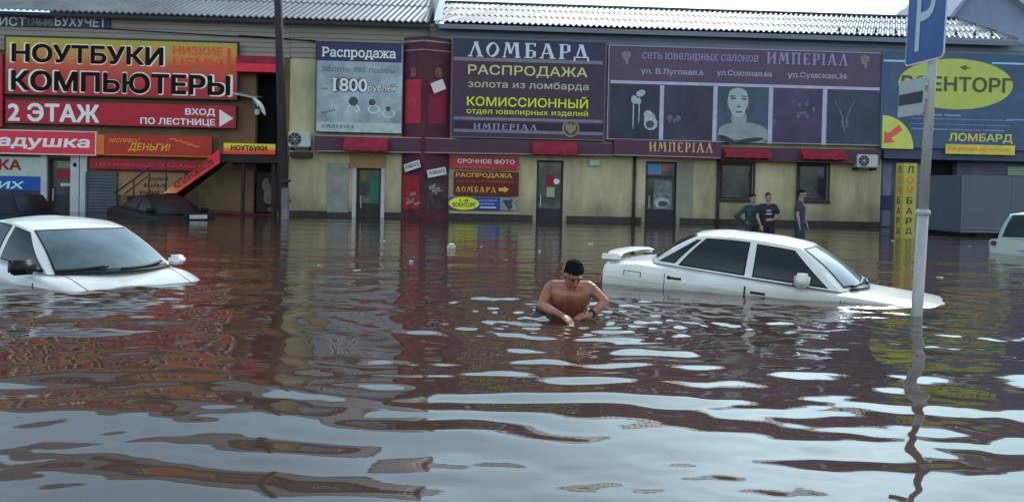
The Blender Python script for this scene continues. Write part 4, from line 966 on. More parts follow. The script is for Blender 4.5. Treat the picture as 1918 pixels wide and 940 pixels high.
class Car:
    """local frame: x forward, y left, z up from the ground"""
    def __init__(s, name, label, P, pos, head, pitch, depth, col, group=None, roll=0.):
        s.P = P; s.col = col
        M = Matrix.Translation((pos[0], pos[1], -depth)) @ Matrix.Rotation(head, 4, 'Z') @ Matrix.Rotation(pitch, 4, 'Y') @ Matrix.Rotation(roll, 4, 'X')
        s.root = empty(name, M, label, 'car', group)
        s.body(); s.cabin()
    # --- lower body
    def sec(s, x):                        # deck height, half width, shoulder drop
        return interp(s.P['deck'], x)
    def side_y(s, x, z):
        zd, w_, dr = s.sec(x); zs = zd-dr
        if z <= zs: return w_*(1-.05*((zs-z)/.6)**2)
        n = s.P.get('n', .4); q = min(1, ((z-zs)/dr))**(1/n); t = math.asin(min(1, q)); return w_*max(0, math.cos(t))**n
    def section(s, x):
        zd, w_, dr = s.sec(x); zs = zd-dr; n = s.P.get('n', .4)
        pts = [(w_*.9, .22)]+[(s.side_y(x, z), z) for z in (.3, .45, .6, zs-.05)]
        for k in range(0, 9):
            t = math.pi/2*k/8; pts.append((w_*max(0, math.cos(t))**n if k < 8 else 0, zs+dr*math.sin(t)**n))
        return pts
    def body(s):
        P = s.P; x0, x1 = P['deck'][0][0], P['deck'][-1][0]; nx = 60; vs = []; k = 0
        for i in range(nx+1):
            x = x0+(x1-x0)*i/nx; h = s.section(x); row = [(x, y, z) for y, z in h]+[(x, -y, z) for y, z in h[-2::-1]]; k = len(row); vs += row
        fs = [(i*k+j, (i+1)*k+j, (i+1)*k+j+1, i*k+j+1) for i in range(nx) for j in range(k-1)]
        mb = MB().add(vs, fs+[tuple(range(k-1, -1, -1)), tuple(nx*k+j for j in range(k))])
        s.b = part(mb, 'body', s.col, s.root, .9)
        mb_w = []
        for x in (P['ax'][0], P['ax'][1]):
            for y in (.72, -.72):
                part(MB().tube([(x, y-.09, .29), (x, y+.09, .29)], .29, 20), 'wheel', TYRE, s.root, .6)
    def spatch(s, sg, xa, xb, za, zb_, off, n=10, m=8, top=None):
        """patch of the body side; sg = +1 left, -1 right"""
        vs = []
        for i in range(n+1):
            x = xa+(xb-xa)*i/n
            for j in range(m+1):
                zt = zb_ if not callable(zb_) else zb_(x)
                z = za+(zt-za)*j/m; vs.append((x, sg*(s.side_y(x, z)+off), z))
        f = [(i*(m+1)+j, (i+1)*(m+1)+j, (i+1)*(m+1)+j+1, i*(m+1)+j+1) for i in range(n) for j in range(m)]
        if sg > 0: f = [q[::-1] for q in f]
        return MB().add(vs, f)
    # --- cabin: ring surface; segs 0 rear half-left,1 left side,2 windscreen,3 right side,4 rear half-right
    def ringpt(s, seg, q, t):
        P = s.P
        def outline(top):
            g = P['top'] if top else P['bot']; return g   # rear centre x, rear corner x, front corner x, front centre x, half width rear, half width front, z rear, z front
        def pnt(g):
            xr, xrc, xfc, xf, yr, yf, zr, zf = g
            if seg == 'side':
                yy = yr+(yf-yr)*q+g_b*math.sin(math.pi*q); return Vector((xrc+(xfc-xrc)*q, yy, zr+(zf-zr)*q+g_c*math.sin(math.pi*q)))
            if seg == 'front':            # q -1..1 (left..right)
                return Vector((xf-(xf-xfc)*q*q, -yf*q, zf+.02*(1-q*q)))
            return Vector((xr+(xrc-xr)*q*q, -yr*q, zr+.02*(1-q*q)))
        g_b, g_c = .035, 0
        a = pnt(outline(False)); g_b, g_c = .03, P.get('arch', .03)
        b_ = pnt(outline(True)); p = a.lerp(b_, t)
        bul = P.get('bulge', .03)*math.sin(math.pi*t)
        if seg == 'side': p.y += bul
        elif seg == 'front': p.x += bul*.7; p.z += bul*.7
        else: p.x -= bul*.7; p.z += bul*.7
        return p
    def surf(s, seg, sg, q, t, off=0.):
        p = s.ringpt(seg, q, t)
        if off:
            e = .01; du = s.ringpt(seg, q+e, t)-s.ringpt(seg, q-e, t); dv = s.ringpt(seg, q, t+e)-s.ringpt(seg, q, t-e)
            n = du.cross(dv).normalized()
            c = p-Vector((-.2, 0, p.z-.1))
            if n.dot(c) < 0: n = -n
            p = p+n*off
        if seg == 'side' and sg < 0: p.y = -p.y
        return p
    def grid(s, seg, sg, corners, off, n=12, m=8):
        """corners: (q at t0 left,right),(q at t1 left,right), t0, t1"""
        (a0, a1), (b0, b1), t0, t1 = corners; vs = []
        for i in range(n+1):
            for j in range(m+1):
                v = j/m; t = t0+(t1-t0)*v; qa = a0+(b0-a0)*v; qb = a1+(b1-a1)*v; vs.append(s.surf(seg, sg, qa+(qb-qa)*i/n, t, off))
        f = [(i*(m+1)+j, (i+1)*(m+1)+j, (i+1)*(m+1)+j+1, i*(m+1)+j+1) for i in range(n) for j in range(m)]
        return MB().add(vs, f)
    def cabin(s):
        mb = MB(); n, m = 16, 8
        loop = []
        for q in np.linspace(0, -1, 6)[:-1]: loop.append(('rear', 1, q))
        for q in np.linspace(0, 1, n+1)[:-1]: loop.append(('side', 1, q))
        for q in np.linspace(-1, 1, n+1)[:-1]: loop.append(('front', 1, q))
        for q in np.linspace(1, 0, n+1)[:-1]: loop.append(('side', -1, q))
        for q in np.linspace(1, 0, 6)[:-1]: loop.append(('rear', 1, q))
        k = len(loop); rings = []
        for j in range(m+1): rings.append([s.surf(a, sg, q, j/m) for a, sg, q in loop])
        top = rings[-1]; T = s.P['top']; cr = s.P.get('crown', .05); xa, xb = T[0]+.42, T[3]-.38
        def crownz(x, e): return cr*(1-(1-e)**2.2)
        for e in (.05, .14, .3, .5, .7, .88, 1.):
            rings.append([Vector((p.x+(min(max(p.x, xa), xb)-p.x)*e, p.y*(1-e), p.z+crownz(p.x, e)+(T[6]+(T[7]-T[6])*min(1, max(0, (p.x-T[0])/(T[3]-T[0])))+.035-p.z)*e)) for p in top])
        vs = [p for r in rings for p in r]
        fs = [(j*k+i, j*k+(i+1) % k, (j+1)*k+(i+1) % k, (j+1)*k+i) for j in range(len(rings)-1) for i in range(k)]
        mb.add(vs, fs); s.cab = part(mb, 'cabin_shell', s.col, s.root, .75)
    def window(s, seg, sg, corners, name, glass=CGL, rub=.018, off=.006):
        (a0, a1), (b0, b1), t0, t1 = corners
        L_ = 1.9 if seg == 'side' else .75; r = rub/L_; rt = rub/.45
        g0 = s.grid(seg, sg, ((a0-r, a1+r), (b0-r, b1+r), t0-rt, t1+rt), off*.5)
        o = part(s.grid(seg, sg, corners, off), name, glass, s.root, True)
        part(g0, 'rubber_seal', RUB, o, True)
        return o
    def q_at(s, x, t):
        P = s.P; xa = P['bot'][1]*(1-t)+P['top'][1]*t; xb = P['bot'][2]*(1-t)+P['top'][2]*t; return (x-xa)/(xb-xa)
    def sidewin(s, sg, xb0, xb1, xt0, xt1, t0, t1, name='side_window', glass=CGL):
        return s.window('side', sg, ((s.q_at(xb0, t0), s.q_at(xb1, t0)), (s.q_at(xt0, t1), s.q_at(xt1, t1)), t0, t1), name, glass)
    def door(s, sg, xa, xb, hx, hz):
        top = lambda x: s.sec(x)[0]-.012
        o = part(s.spatch(sg, xa+.006, xb-.006, .3, top, .006), 'door', s.col, s.root, True)
        for e in (xa, xb): pass
        part(s.spatch(sg, xa-.004, xb+.004, .28, top, .002), 'door_gap', RUB, o, True)
        y = s.side_y(hx, hz); mb = MB().box(hx-.09, hx+.09, sg*y-.012, sg*y+.03, hz-.022, hz+.022, .008)
        part(mb, 'handle', s.P.get('handle', CTR), o)
        return o
    def mirror(s, sg, x, z, mt, w_=.2, inb=0.):
        y = s.side_y(x, z-.1)-inb
        mb = MB().box(x-.06, x+.10, sg*(y+.12)-w_/2, sg*(y+.12)+w_/2, z-w_*.32, z+w_*.32, .03); mb.cap((x+.02, sg*(y-.08), z-.05), .022, (x+.02, sg*(y+.03), z-.02), .02, 8)
        o = part(mb, 'wing_mirror', mt, s.root, True)
        part(MB().box(x-.066, x-.0605, sg*(y+.12)-w_*.42, sg*(y+.12)+w_*.42, z-w_*.27, z+w_*.27), 'mirror_glass', CGL, o)
    def wiper(s, q0, q1, t0, t1, p):
        pts = [s.surf('front', 1, q0+(q1-q0)*i/8, t0+(t1-t0)*(i/8)**1.5, .03) for i in range(9)]
        o = part(MB().tube(pts, .017, 6), 'wiper', CTR, s.root, True)
        return o
# --- white saloon with rear spoiler (right of the middle), nose down
P1 = dict(deck=[(-1.89,.70,.72,.1), (-1.82,.93,.78,.1), (-1.4,.985,.82,.12), (-.6,.965,.84,.12), (.6,.93,.84,.12), (1.0,.93,.83,.13), (1.7,.905,.80,.17), (2.1,.875,.72,.18), (2.25,.80,.6,.16), (2.3,.5,.5,.1)],
          bot=(-1.40,-1.24,.88,1.12,.67,.73,.975,.92), top=(-.84,-.72,.40,.50,.53,.57,1.355,1.34), arch=.03, ax=(-1.2,1.27), crown=.04, n=.5)
WP = paint('white_car_paint', (.80,.765,.72), .1)
silt_line(WP, .765, .065); P1['handle'] = CTR
hd1 = math.atan2(-1.27, 2.64)
c1b = wat(1390, 552)
def place(cx_local, cy_local, world, head):   # car origin so that a local plan point lies at a world plan point
    return (world.x-(cx_local*math.cos(head)-cy_local*math.sin(head)), world.y-(cx_local*math.sin(head)+cy_local*math.cos(head)))
pos = place(-.09, -.83, c1b, hd1)
k1 = Car('white_sedan', 'white sedan with rear spoiler half sunk in the flood, nose down', P1, pos, hd1, R(3.7), .765, WP)
WS = mat('pale_reflection_glass', (.32,.32,.30), .08, var=.4, scale=1.4, spec=.7, ior=1.6)  # bright sky reflection put into the glass base colour, with blotches
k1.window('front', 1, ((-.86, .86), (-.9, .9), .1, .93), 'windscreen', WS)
k1.window('rear', 1, ((-.86, .86), (-.86, .86), .15, .9), 'rear_window')
for sg in (-1, 1):
    k1.sidewin(sg, -.05, .72, -.05, .36, .08, .86)
    k1.sidewin(sg, -.90, -.17, -.66, -.15, .08, .88)
    k1.sidewin(sg, -1.14, -.98, -.77, -.74, .12, .82, 'quarter_window')
    k1.door(sg, -.11, .90, .03, .80); k1.door(sg, -1.05, -.12, -.93, .84)
    k1.mirror(sg, .47, 1.01, WP, .23)
k1.wiper(.75, .0, .05, .16, 0); k1.wiper(.1, -.62, .05, .12, 0)
part(k1.spatch(-1, .94, .952, .4, lambda x: k1.sec(x)[0]-.01, .004, 1, 6), 'wing_gap', RUB, k1.root)
# bonnet gap and washer grille at the cowl
part(MB().tube([k1.surf('front', 1, q, 0, .02) for q in np.linspace(-.8, .8, 10)], .014, 6), 'cowl_grille', CTR, k1.root, True)
# spoiler
mb = MB(); n = 14; vs = []
for i in range(n+1):
    y = -.70+1.4*i/n; e = abs(y)/.7; zc = 1.025-.015*e**4; xx = -1.80+.08*e**3
    vs += [(xx-.1, y, zc-.03), (xx-.09, y, zc+.012), (xx+.02, y, zc+.02), (xx+.09, y, zc-.005), (xx+.02, y, zc-.03)]
mb.add(vs, [(5*i+j, 5*i+(j+1) % 5, 5*i+5+(j+1) % 5, 5*i+5+j) for i in range(n) for j in range(5)]+[(0,1,2,3,4), tuple(5*n+j for j in range(4,-1,-1))])
sp_ = part(mb, 'spoiler', WP, k1.root, .8)
for sg in (1, -1):
    part(MB().add([(-1.88, sg*.72, .95), (-1.66, sg*.72, .965), (-1.68, sg*.72, 1.01), (-1.88, sg*.72, 1.015), (-1.88, sg*.62, .95), (-1.66, sg*.62, .965), (-1.68, sg*.65, 1.01), (-1.88, sg*.65, 1.015)], [(0,1,2,3), (7,6,5,4), (0,3,7,4), (1,5,6,2), (3,2,6,7)]), 'spoiler_leg', WP, sp_)
for sg in (1, -1):
    part(k1.spatch(sg, -1.92, -1.84, .62, lambda x: .84, .006, 4, 6), 'tail_lamp', LAMP, k1.root, True)
part(k1.spatch(-1, -1.56, -1.34, .80, lambda x: .86, .004, 6, 3), 'fuel_flap_gap', RUB, k1.root, True); part(k1.spatch(-1, -1.55, -1.35, .80, lambda x: .852, .007, 6, 3), 'fuel_flap', WP, k1.root, True)
part(k1.spatch(-1, -1.85, -.0, .745, lambda x: .752, .004, 20, 1), 'body_crease', mat('crease_shade', (.4,.4,.4), .4), k1.root)  # grey strip: the shade line of the crease drawn as colour

# --- white saloon at the left, seen from the front
P2 = dict(deck=[(-2.2,.7,.72,.1), (-2.1,.95,.78,.12), (-1.5,1.02,.84,.13), (-.6,1.0,.86,.14), (.6,.98,.86,.14), (1.15,.97,.85,.15), (1.75,.86,.82,.15), (2.15,.72,.72,.14), (2.26,.5,.6,.1)],
          bot=(-1.6,-1.4,.98,1.3,.66,.72,1.0,.965), top=(-.85,-.72,.2,.32,.5,.555,1.365,1.35), arch=.03, ax=(-1.3,1.35), crown=.04, n=.45)
n2 = wat(100, 515, .13); f2 = wat(325, 499, .13)
lat = Vector((f2.x-n2.x, f2.y-n2.y)); hd2 = math.atan2(-lat.x, lat.y)
mid = (n2+f2)/2
WP2 = paint('white_car_paint_cool', (.80,.77,.73), .08)
silt_line(WP2, .775, .061)
k2 = Car('white_sedan', 'white sedan at the left edge with bonnet sinking under the water', P2, place(1.12, 0, mid, hd2), hd2, R(3.5), .775, WP2)
k2.window('front', 1, ((-.9, .9), (-.93, .93), .08, .95), 'windscreen', mat('cool_reflection_glass', (.055,.075,.085), .05, var=.5, scale=1.8, spec=.7, ior=1.55))  # blotchy sky and tree reflections put into the glass base colour
k2.window('rear', 1, ((-.86, .86), (-.86, .86), .15, .9), 'rear_window')
for sg in (-1, 1):
    k2.sidewin(sg, -.12, .86, -.1, .26, .06, .9); k2.sidewin(sg, -1.15, -.24, -.68, -.2, .1, .9)
    k2.door(sg, -.17, .95, -.02, .86); k2.door(sg, -1.14, -.18, -1.0, .88)
k2.mirror(-1, .82, 1.04, CTR, .24); k2.mirror(1, .84, 1.02, WP2, .17, .09)
k2.wiper(.9, .25, .03, .1, 0); k2.wiper(.1, -.75, .03, .1, 0)
part(MB().tube([k2.surf('front', 1, q, 0.01, .012) for q in np.linspace(-.92, .92, 12)], .016, 6), 'cowl_grille', CTR, k2.root, True)

# bonnet shut lines of the two white cars
def deck_z(c, x, y):
    zd, w_, dr = c.sec(x); n = c.P.get('n', .4); t = math.acos(min(1, (abs(y)/w_))**(1/n)) if y else math.pi/2
    return zd-dr+dr*math.sin(t)**n
for c, xa, xb, ya, yb in ((k1, .98, 2.12, .62, .55), (k2, 1.0, 2.1, .62, .56)):
    for sg in (1, -1):
        part(MB().tube([(x, sg*(ya+(yb-ya)*q), deck_z(c, x, ya+(yb-ya)*q)-.001) for q in np.linspace(0, 1, 14) for x in [xa+(xb-xa)*q]], .0045, 6), 'bonnet_gap', RUB, c.root, True)

# --- black car by the stairs
DGL = mat('dark_car_glass', (.012,.013,.015), .35, var=0, spec=.3); P3 = dict(P2); BP = mat('black_car_paint', (.01,.01,.011), .5, var=.1)
w3 = wat(352, 412); hd3 = R(-42)
k3 = Car('black_car', 'black car with pale number plate sunk to its bonnet beside the stairs', P3, place(1.95, -.25, w3, hd3), hd3, R(2.5), .79, BP)
k3.window('front', 1, ((-.9, .9), (-.93, .93), .08, .95), 'windscreen', DGL)
for sg in (-1, 1): k3.sidewin(sg, -.12, .86, -.1, .26, .06, .9, 'side_window', DGL); k3.sidewin(sg, -1.15, -.24, -.68, -.2, .1, .9, 'side_window', DGL); k3.mirror(sg, .82, 1.06, BP)
part(MB().box(2.2, 2.22, -.36, .16, .93, 1.04, .005), 'number_plate', mat('pale_plate', (.5,.5,.5), .5), k3.root)
part(MB().box(1.9, 2.2, -.42, .22, .6, 1.08, .04), 'bumper_cover', BP, k3.root)

# --- dark blue hatchback at the far left
P4 = dict(deck=[(-1.9,.7,.76,.1), (-1.84,1.05,.82,.1), (-1.2,1.06,.86,.12), (.6,1.02,.86,.14), (1.1,1.0,.84,.14), (1.8,.86,.78,.14), (1.95,.6,.7,.1)],
          bot=(-1.78,-1.68,.9,1.15,.72,.74,1.04,1.0), top=(-1.55,-1.42,.1,.25,.6,.6,1.55,1.53), arch=.03, ax=(-1.2,1.2), crown=.06, n=.4)
BL = mat('navy_car_paint', (.01,.013,.03), .5, var=0)
w4 = at_depth(74, 405, 24.)
k4 = Car('blue_hatchback', 'dark navy hatchback standing in front of the glass door at the far left', P4, place(-1.5, -.4, w4, R(168)), R(168), 0, .95, BL)
for sg in (-1, 1): k4.sidewin(sg, -.1, .78, -.05, .14, .1, .88, 'side_window', DGL); k4.sidewin(sg, -1.2, -.22, -1.15, -.2, .1, .88, 'side_window', DGL)
k4.window('front', 1, ((-.88, .88), (-.9, .9), .1, .93), 'windscreen', DGL); k4.window('rear', 1, ((-.84, .84), (-.84, .84), .15, .88), 'rear_window', DGL)

# --- pale hatchback at the far right
PG = paint('pale_green_paint', (.33,.37,.31)); w5 = wat(1858, 474); hd5 = R(38)
k5 = Car('pale_hatchback', 'pale greenish hatchback cut by the right picture edge', P4, place(-1.9, .72, w5, hd5), hd5, R(1), .78, PG)
for sg in (-1, 1): k5.sidewin(sg, -.1, .78, -.05, .14, .1, .88); k5.sidewin(sg, -1.2, -.22, -1.15, -.2, .1, .88)
k5.window('rear', 1, ((-.86, .86), (-.86, .86), .1, .9), 'rear_window', CGL); k5.window('front', 1, ((-.88, .88), (-.9, .9), .1, .93), 'windscreen', CGL)
part(MB().tube([k5.surf('rear', 1, q, .12+.1*abs(q), .03) for q in np.linspace(-.1, .6, 8)], .015, 6), 'rear_wiper', CTR, k5.root, True)
for sg in (1, -1): part(MB().box(-1.9, -1.8, sg*.72-.05, sg*.72+.05, .9, 1.0, .02), 'tail_lamp', mat('dark_tail_lamp', (.08,.03,.03), .2, var=.1), k5.root)
part(MB().box(-1.925, -1.86, -.26, .26, .84, .95, .005), 'number_plate', mat('pale_plate', (.5,.5,.5), .5), k5.root)

# --- grey box truck body behind it
tr = at_depth(1797, 440, 24.); 
t = empty('box_truck', Matrix.Translation((tr.x, tr.y, 0)) @ Matrix.Rotation(R(4), 4, 'Z'), 'grey box truck body parked in front of the annex', 'truck')
zt = at_depth(1850, 329, 24.).z; zbm = at_depth(1830, 437, 24.).z
TG = mat('truck_grey', C(62,67,78), .5, var=.08, scale=.8)
part(MB().box(0, 4.6, 0, 2.1, zbm, zt, .03), 'cargo_body', TG, t)
mb = MB()
for q in (zbm+.03, zbm+.12): mb.box(.01, 4.6, -.025, -.002, q, q+.035)
part(mb, 'side_rail', mat('truck_rail', C(76,80,90), .5), t)
part(MB().box(.02, .06, -.02, -.001, zbm+.2, zt-.05).box(1.52, 1.55, -.012, -.001, zbm+.2, zt-.05).box(3.0, 3.03, -.012, -.001, zbm+.2, zt-.05), 'panel_seam', mat('truck_seam', C(70,76,86), .5), t)
part(MB().box(.1, 4.5, .2, 1.9, zbm-.25, zbm-.004), 'chassis', RUB, t)
for x in (.75, 3.6): part(MB().tube([(x, .05, -.35), (x, .3, -.35)], .45, 20), 'wheel', TYRE, t, .6)
part(MB().box(4.75, 6.2, .1, 2.0, -.2, zt-.3, .12), 'cab', TG, t)

# ------------------------------------------------------------------ people
def remeshed(mb, name, mt, parent, voxel=.012, it=4, M=None):
    me = mb.mesh('tmp'); o = bpy.data.objects.new('tmp', me); COL.objects.link(o)
    r = o.modifiers.new('r', 'REMESH'); r.mode = 'VOXEL'; r.voxel_size = voxel; r.use_smooth_shade = True
    s = o.modifiers.new('s', 'SMOOTH'); s.factor = .5; s.iterations = it
    bpy.context.view_layer.update(); dg = bpy.context.evaluated_depsgraph_get()
    res = bpy.data.meshes.new_from_object(o.evaluated_get(dg)); res.name = name
    bpy.data.objects.remove(o); bpy.data.meshes.remove(me)
    res.materials.clear(); res.materials.append(mt); shade(res, True)
    ob = bpy.data.objects.new(name, res); COL.objects.link(ob); ob.parent = parent; ORI[ob.name] = Vector((0,0,0))
    return ob
def headparts(mb, c, rot, s=1.):
    Rm = rot; c = Vector(c)
    def P(x, y, z): return c+Rm @ Vector((x*s, y*s, z*s))
    mb.ball(P(0, .012, .02), (.074*s, .092*s, .098*s), 18, 14, Rm); mb.ball(P(0, -.022, -.04), (.056*s, .062*s, .075*s), 16, 12, Rm)
    mb.cap(P(0, -.088, .005), .010*s, P(0, -.103, -.03), .015*s, 8)       # nose
    mb.ball(P(0, -.07, -.066), (.026*s, .018*s, .011*s), 10, 8, Rm)     # lips
    mb.ball(P(0, -.06, -.1), (.026*s, .022*s, .018*s), 10, 8, Rm)       # chin
    mb.cap(P(-.045, -.078, .032), .010*s, P(.045, -.078, .032), .010*s, 8)  # brow
    for sg in (-1, 1): mb.ball(P(sg*.076, .01, -.01), (.012*s, .022*s, .034*s), 10, 8, Rm)
    return P
def face(P, root, Rm, s=1.):
    for sg in (-1, 1): part(MB().ball(P(sg*.031, -.079, .008), (.014*s, .008*s, .008*s), 10, 8, Rm), 'eye', mat('dark_eye', (.02,.016,.014), .3, var=0), root, True)
def hand(mb, wrist, d, up, side, s=1., curl=.5):
    """palm, four fingers and a thumb; d = direction, up = back of hand, side = thumb side"""
    w_ = Vector(wrist); d = Vector(d).normalized(); up = (Vector(up)-d*Vector(up).dot(d)).normalized(); sd_ = d.cross(up).normalized()*side
    for k in (-1, 0, 1): mb.cap(w_+d*.012*s+sd_*.012*k*s, .016*s, w_+d*.085*s+sd_*.024*k*s, .0135*s, 8)
    for k, ln in zip((-1.5, -.5, .5, 1.5), (.062, .078, .085, .074)):
        b0 = w_+d*.09*s+sd_*.019*k*s; d2 = (d-up*curl*.6).normalized(); d3 = (d-up*curl*1.8).normalized()
        b1 = b0+d2*ln*.55*s; mb.cap(b0, .0095*s, b1, .0085*s, 8); mb.cap(b1, .0085*s, b1+d3*ln*.5*s, .0072*s, 8)
    t0 = w_+d*.03*s+sd_*.03*s; t1 = t0+(d*.7+sd_*.7-up*.2).normalized()*.04*s; mb.cap(t0, .012*s, t1, .010*s, 8); mb.cap(t1, .010*s, t1+(d*.9+sd_*.25-up*.4).normalized()*.032*s, .0085*s, 8)
SKIN = mat('tanned_skin', (.40,.145,.088), .34, var=.3, scale=7, bump=.2, spec=.5)
HAIR = mat('black_hair', (.010,.009,.009), .95, var=.4, scale=60, bump=.6, spec=.15)
# --- the wading man
mp_ = wat(1068, 596); D0 = 7.75
man = empty('person', Matrix.Translation((at_depth(1068, 596, D0).x, D0, -.035)), 'bare chested man with short black hair crouching in the water with both arms reaching down', 'person')
mb = MB()
pel = Vector((-.06, .36, -.06))
mb.cap((-.13, .36, -.05), .125, (.05, .36, -.05), .125); mb.cap((-.04, .3, .03), .135, (-.01, .14, .15), .135)
for sg in (-1, 1): mb.cap((sg*.07-.03, .3, .0), .12, (sg*.095, .05, .225), .108); mb.cap((sg*.03-.02, .26, .0), .125, (sg*.04, .03, .235), .115); mb.cap((sg*.19, .02, .29), .055, (sg*.1, .1, .14), .06)
mb.cap((-.1, .03, .25), .105, (.1, .03, .25), .105); mb.cap((-.155, .03, .305), .062, (.155, .03, .305), .062); mb.cap((0, .02, .32), .07, (0, -.08, .37), .058)
for sg in (-1, 1): mb.ball((sg*.075, -.04, .235), (.085, .035, .065), 14, 10)          # chest
Rh = Matrix.Rotation(R(14), 3, 'Z') @ Matrix.Rotation(R(30), 3, 'X')
P = headparts(mb, (.012, -.125, .425), Rh, 1.0)
# left-hand side of the picture = his right arm
def arm(mb, sh, el, wr, s=1.):
    mb.ball(sh, .06*s); mb.cap(sh, .06*s, Vector(sh).lerp(Vector(el), .4), .056*s); mb.cap(Vector(sh).lerp(Vector(el), .4), .056*s, el, .042*s); mid = Vector(el).lerp(Vector(wr), .3); mb.cap(el, .043*s, mid, .047*s); mb.cap(mid, .047*s, wr, .029*s)
sh, el, wr = (-.19, .02, .29), (-.275, -.09, .15), (-.10, -.33, .10)
arm(mb, sh, el, wr, .92); hand(mb, Vector(wr), (.7, -.45, -.5), (.1, -.35, 1), -1, 1.05, .35)
sh, el, wr = (.19, .02, .29), (.31, -.05, .185), (.17, -.17, .085)
arm(mb, sh, el, wr, .92); hand(mb, Vector(wr), (-.85, -.25, -.15), (0, -.4, 1), 1, 1.05, .5)
for sg in (-1, 1): mb.cap((sg*.1-.05, .36, -.08), .09, (sg*.17-.03, -.0, -.33), .065); mb.cap((sg*.17-.03, 0, -.33), .06, (sg*.16-.03, .34, -.72), .04)
remeshed(mb, 'body', SKIN, man, .0055, 6)
face(P, man, Rh)
hb_ = MB(); hb_.ball(P(0, .026, .046), (.079, .090, .084), 20, 14, Rh); hb_.ball(P(0, .055, .0), (.075, .066, .08), 18, 12, Rh)
hr = random.Random(3)
for i in range(150):                     # short tufts over the scalp
    a = hr.uniform(0, 6.28); e = hr.uniform(.05, 1.25)
    dx, dy, dz = math.sin(e)*math.sin(a), -math.sin(e)*math.cos(a), math.cos(e)
    if dy < -.75: continue
    p0 = P(dx*.074, .024+dy*.086, .044+dz*.082); p1 = P(dx*.09+hr.uniform(-.008,.008), .022+dy*.105-.004, .042+dz*.1+hr.uniform(-.006,.006)); hb_.cap(p0, .012, p1, .005, 6)
for x in np.linspace(-.056, .056, 9): hb_.cap(P(x, -.05, .09), .014, P(x+hr.uniform(-.012,.012), -.084+.3*abs(x), .062+hr.uniform(-.008,.012)), .006, 6)
remeshed(hb_, 'hair', HAIR, man, .006, 1)
sb = MB(); sb.cap((-.16, .37, -.04), .15, (.06, .37, -.05), .145); sb.cap((-.2, .3, .0), .1, (-.2, .45, .02), .11)
for sg in (-1, 1): sb.cap((sg*.1-.05, .36, -.08), .115, (sg*.15-.04, .12, -.25), .1)
remeshed(sb, 'shorts', mat('dark_shorts', (.012,.012,.025), .7, var=.1), man, .012, 4)
wv = Vector((.185, -.155, .095)); dv = (Vector((.17, -.17, .085))-Vector((.31, -.05, .185))).normalized()
part(MB().tube([wv-dv*.014, wv+dv*.014], .036, 14), 'wristwatch', mat('watch_black', (.01,.01,.012), .3, var=0), man, True)

# --- three bystanders near the wall
def stander(px, py_top, Y, height, label, facing, pose, top_c, trou_c, hair_c, short=True, skin=SKIN):
    hp = at_depth(px, py_top, Y); gz = hp.z-height
    M = Matrix.Translation((hp.x, Y, gz)) @ Matrix.Rotation(facing, 4, 'Z')
    r = empty('person', M, label, 'person', 'bystanders wading along the shop wall'); s = height/1.72
    mb = MB(); tb = MB(); lb = MB(); V = lambda x, y, z: Vector((x*s, y*s, z*s))
    P = headparts(mb, V(0, -.015, 1.60), Matrix.Rotation(R(pose.get('nod', 8)), 3, 'X') @ Matrix.Rotation(R(pose.get('turn', 0)), 3, 'Z'), s)
    Rh = Matrix.Rotation(R(pose.get('nod', 8)), 3, 'X') @ Matrix.Rotation(R(pose.get('turn', 0)), 3, 'Z')
    mb.cap(V(0, .015, 1.38), .055*s, V(0, 0, 1.52), .05*s)
    for tgt, e in ((mb, 0), (tb, .014)):
        tgt.cap(V(-.15, .015, 1.385), (.05+e)*s, V(.15, .015, 1.39), (.05+e)*s); tgt.cap(V(-.08, .015, 1.27), (.105+e)*s, V(.08, .015, 1.27), (.105+e)*s)
        tgt.cap(V(-.07, .015, 1.18), (.105+e)*s, V(.07, .015, 1.18), (.105+e)*s); tgt.cap(V(-.066, .015, 1.06), (.104+e)*s, V(.066, .015, 1.06), (.104+e)*s); tgt.cap(V(-.068, .015, .94), (.106+e)*s, V(.068, .015, .94), (.106+e)*s)
    for sg in (-1, 1):
        hip, kn, an = V(sg*.09, .01, .9), V(sg*.11, -.02, .49), V(sg*.12, .02, .08)
        mb.cap(hip, .08*s, kn, .055*s); mb.cap(kn, .055*s, an, .038*s); mb.cap(an, .04*s, V(sg*.13, -.14, .04), .035*s)
        lb.cap(hip, .1*s, kn, .08*s); lb.cap(kn, .08*s, an, .065*s)
    lb.cap(V(-.07, .015, .92), .117*s, V(.07, .015, .92), .117*s)
    for sg, k in ((-1, 'r'), (1, 'l')):
        sh = V(sg*.18, .015, 1.37); el = V(*pose[k][0]); wr = V(*pose[k][1]); arm(mb, sh, el, wr, .9*s)
        hand(mb, wr, wr-el if len(pose[k]) < 3 else Vector(pose[k][2]), (0, -1, .2), sg, s, .5)
        tb.cap(sh, .066*s, sh.lerp(el, .6 if short else 1.), .06*s)
        if not short: tb.cap(el, .055*s, el.lerp(wr, .9), .042*s)
    remeshed(mb, 'body', skin, r, .012, 2); remeshed(tb, 'shirt' if short else 'jacket', top_c, r, .014, 3); remeshed(lb, 'trousers', trou_c, r, .014, 3)
    face(P, r, Rh, s)
    hm = MB(); hm.ball(P(0, .022, .046), (.08*s, .094*s, .086*s), 16, 12, Rh); hm.ball(P(0, .05, .005), (.077*s, .066*s, .075*s), 14, 10, Rh)
    remeshed(hm, 'hair', hair_c, r, .014, 1)
    return r, s
PSK = mat('bystander_skin', (.36,.23,.17), .55, var=.1)  # one skin tone shared by the three bystanders
BHAIR = mat('brown_hair', (.05,.04,.03), .95, var=.3, scale=40, spec=.1)
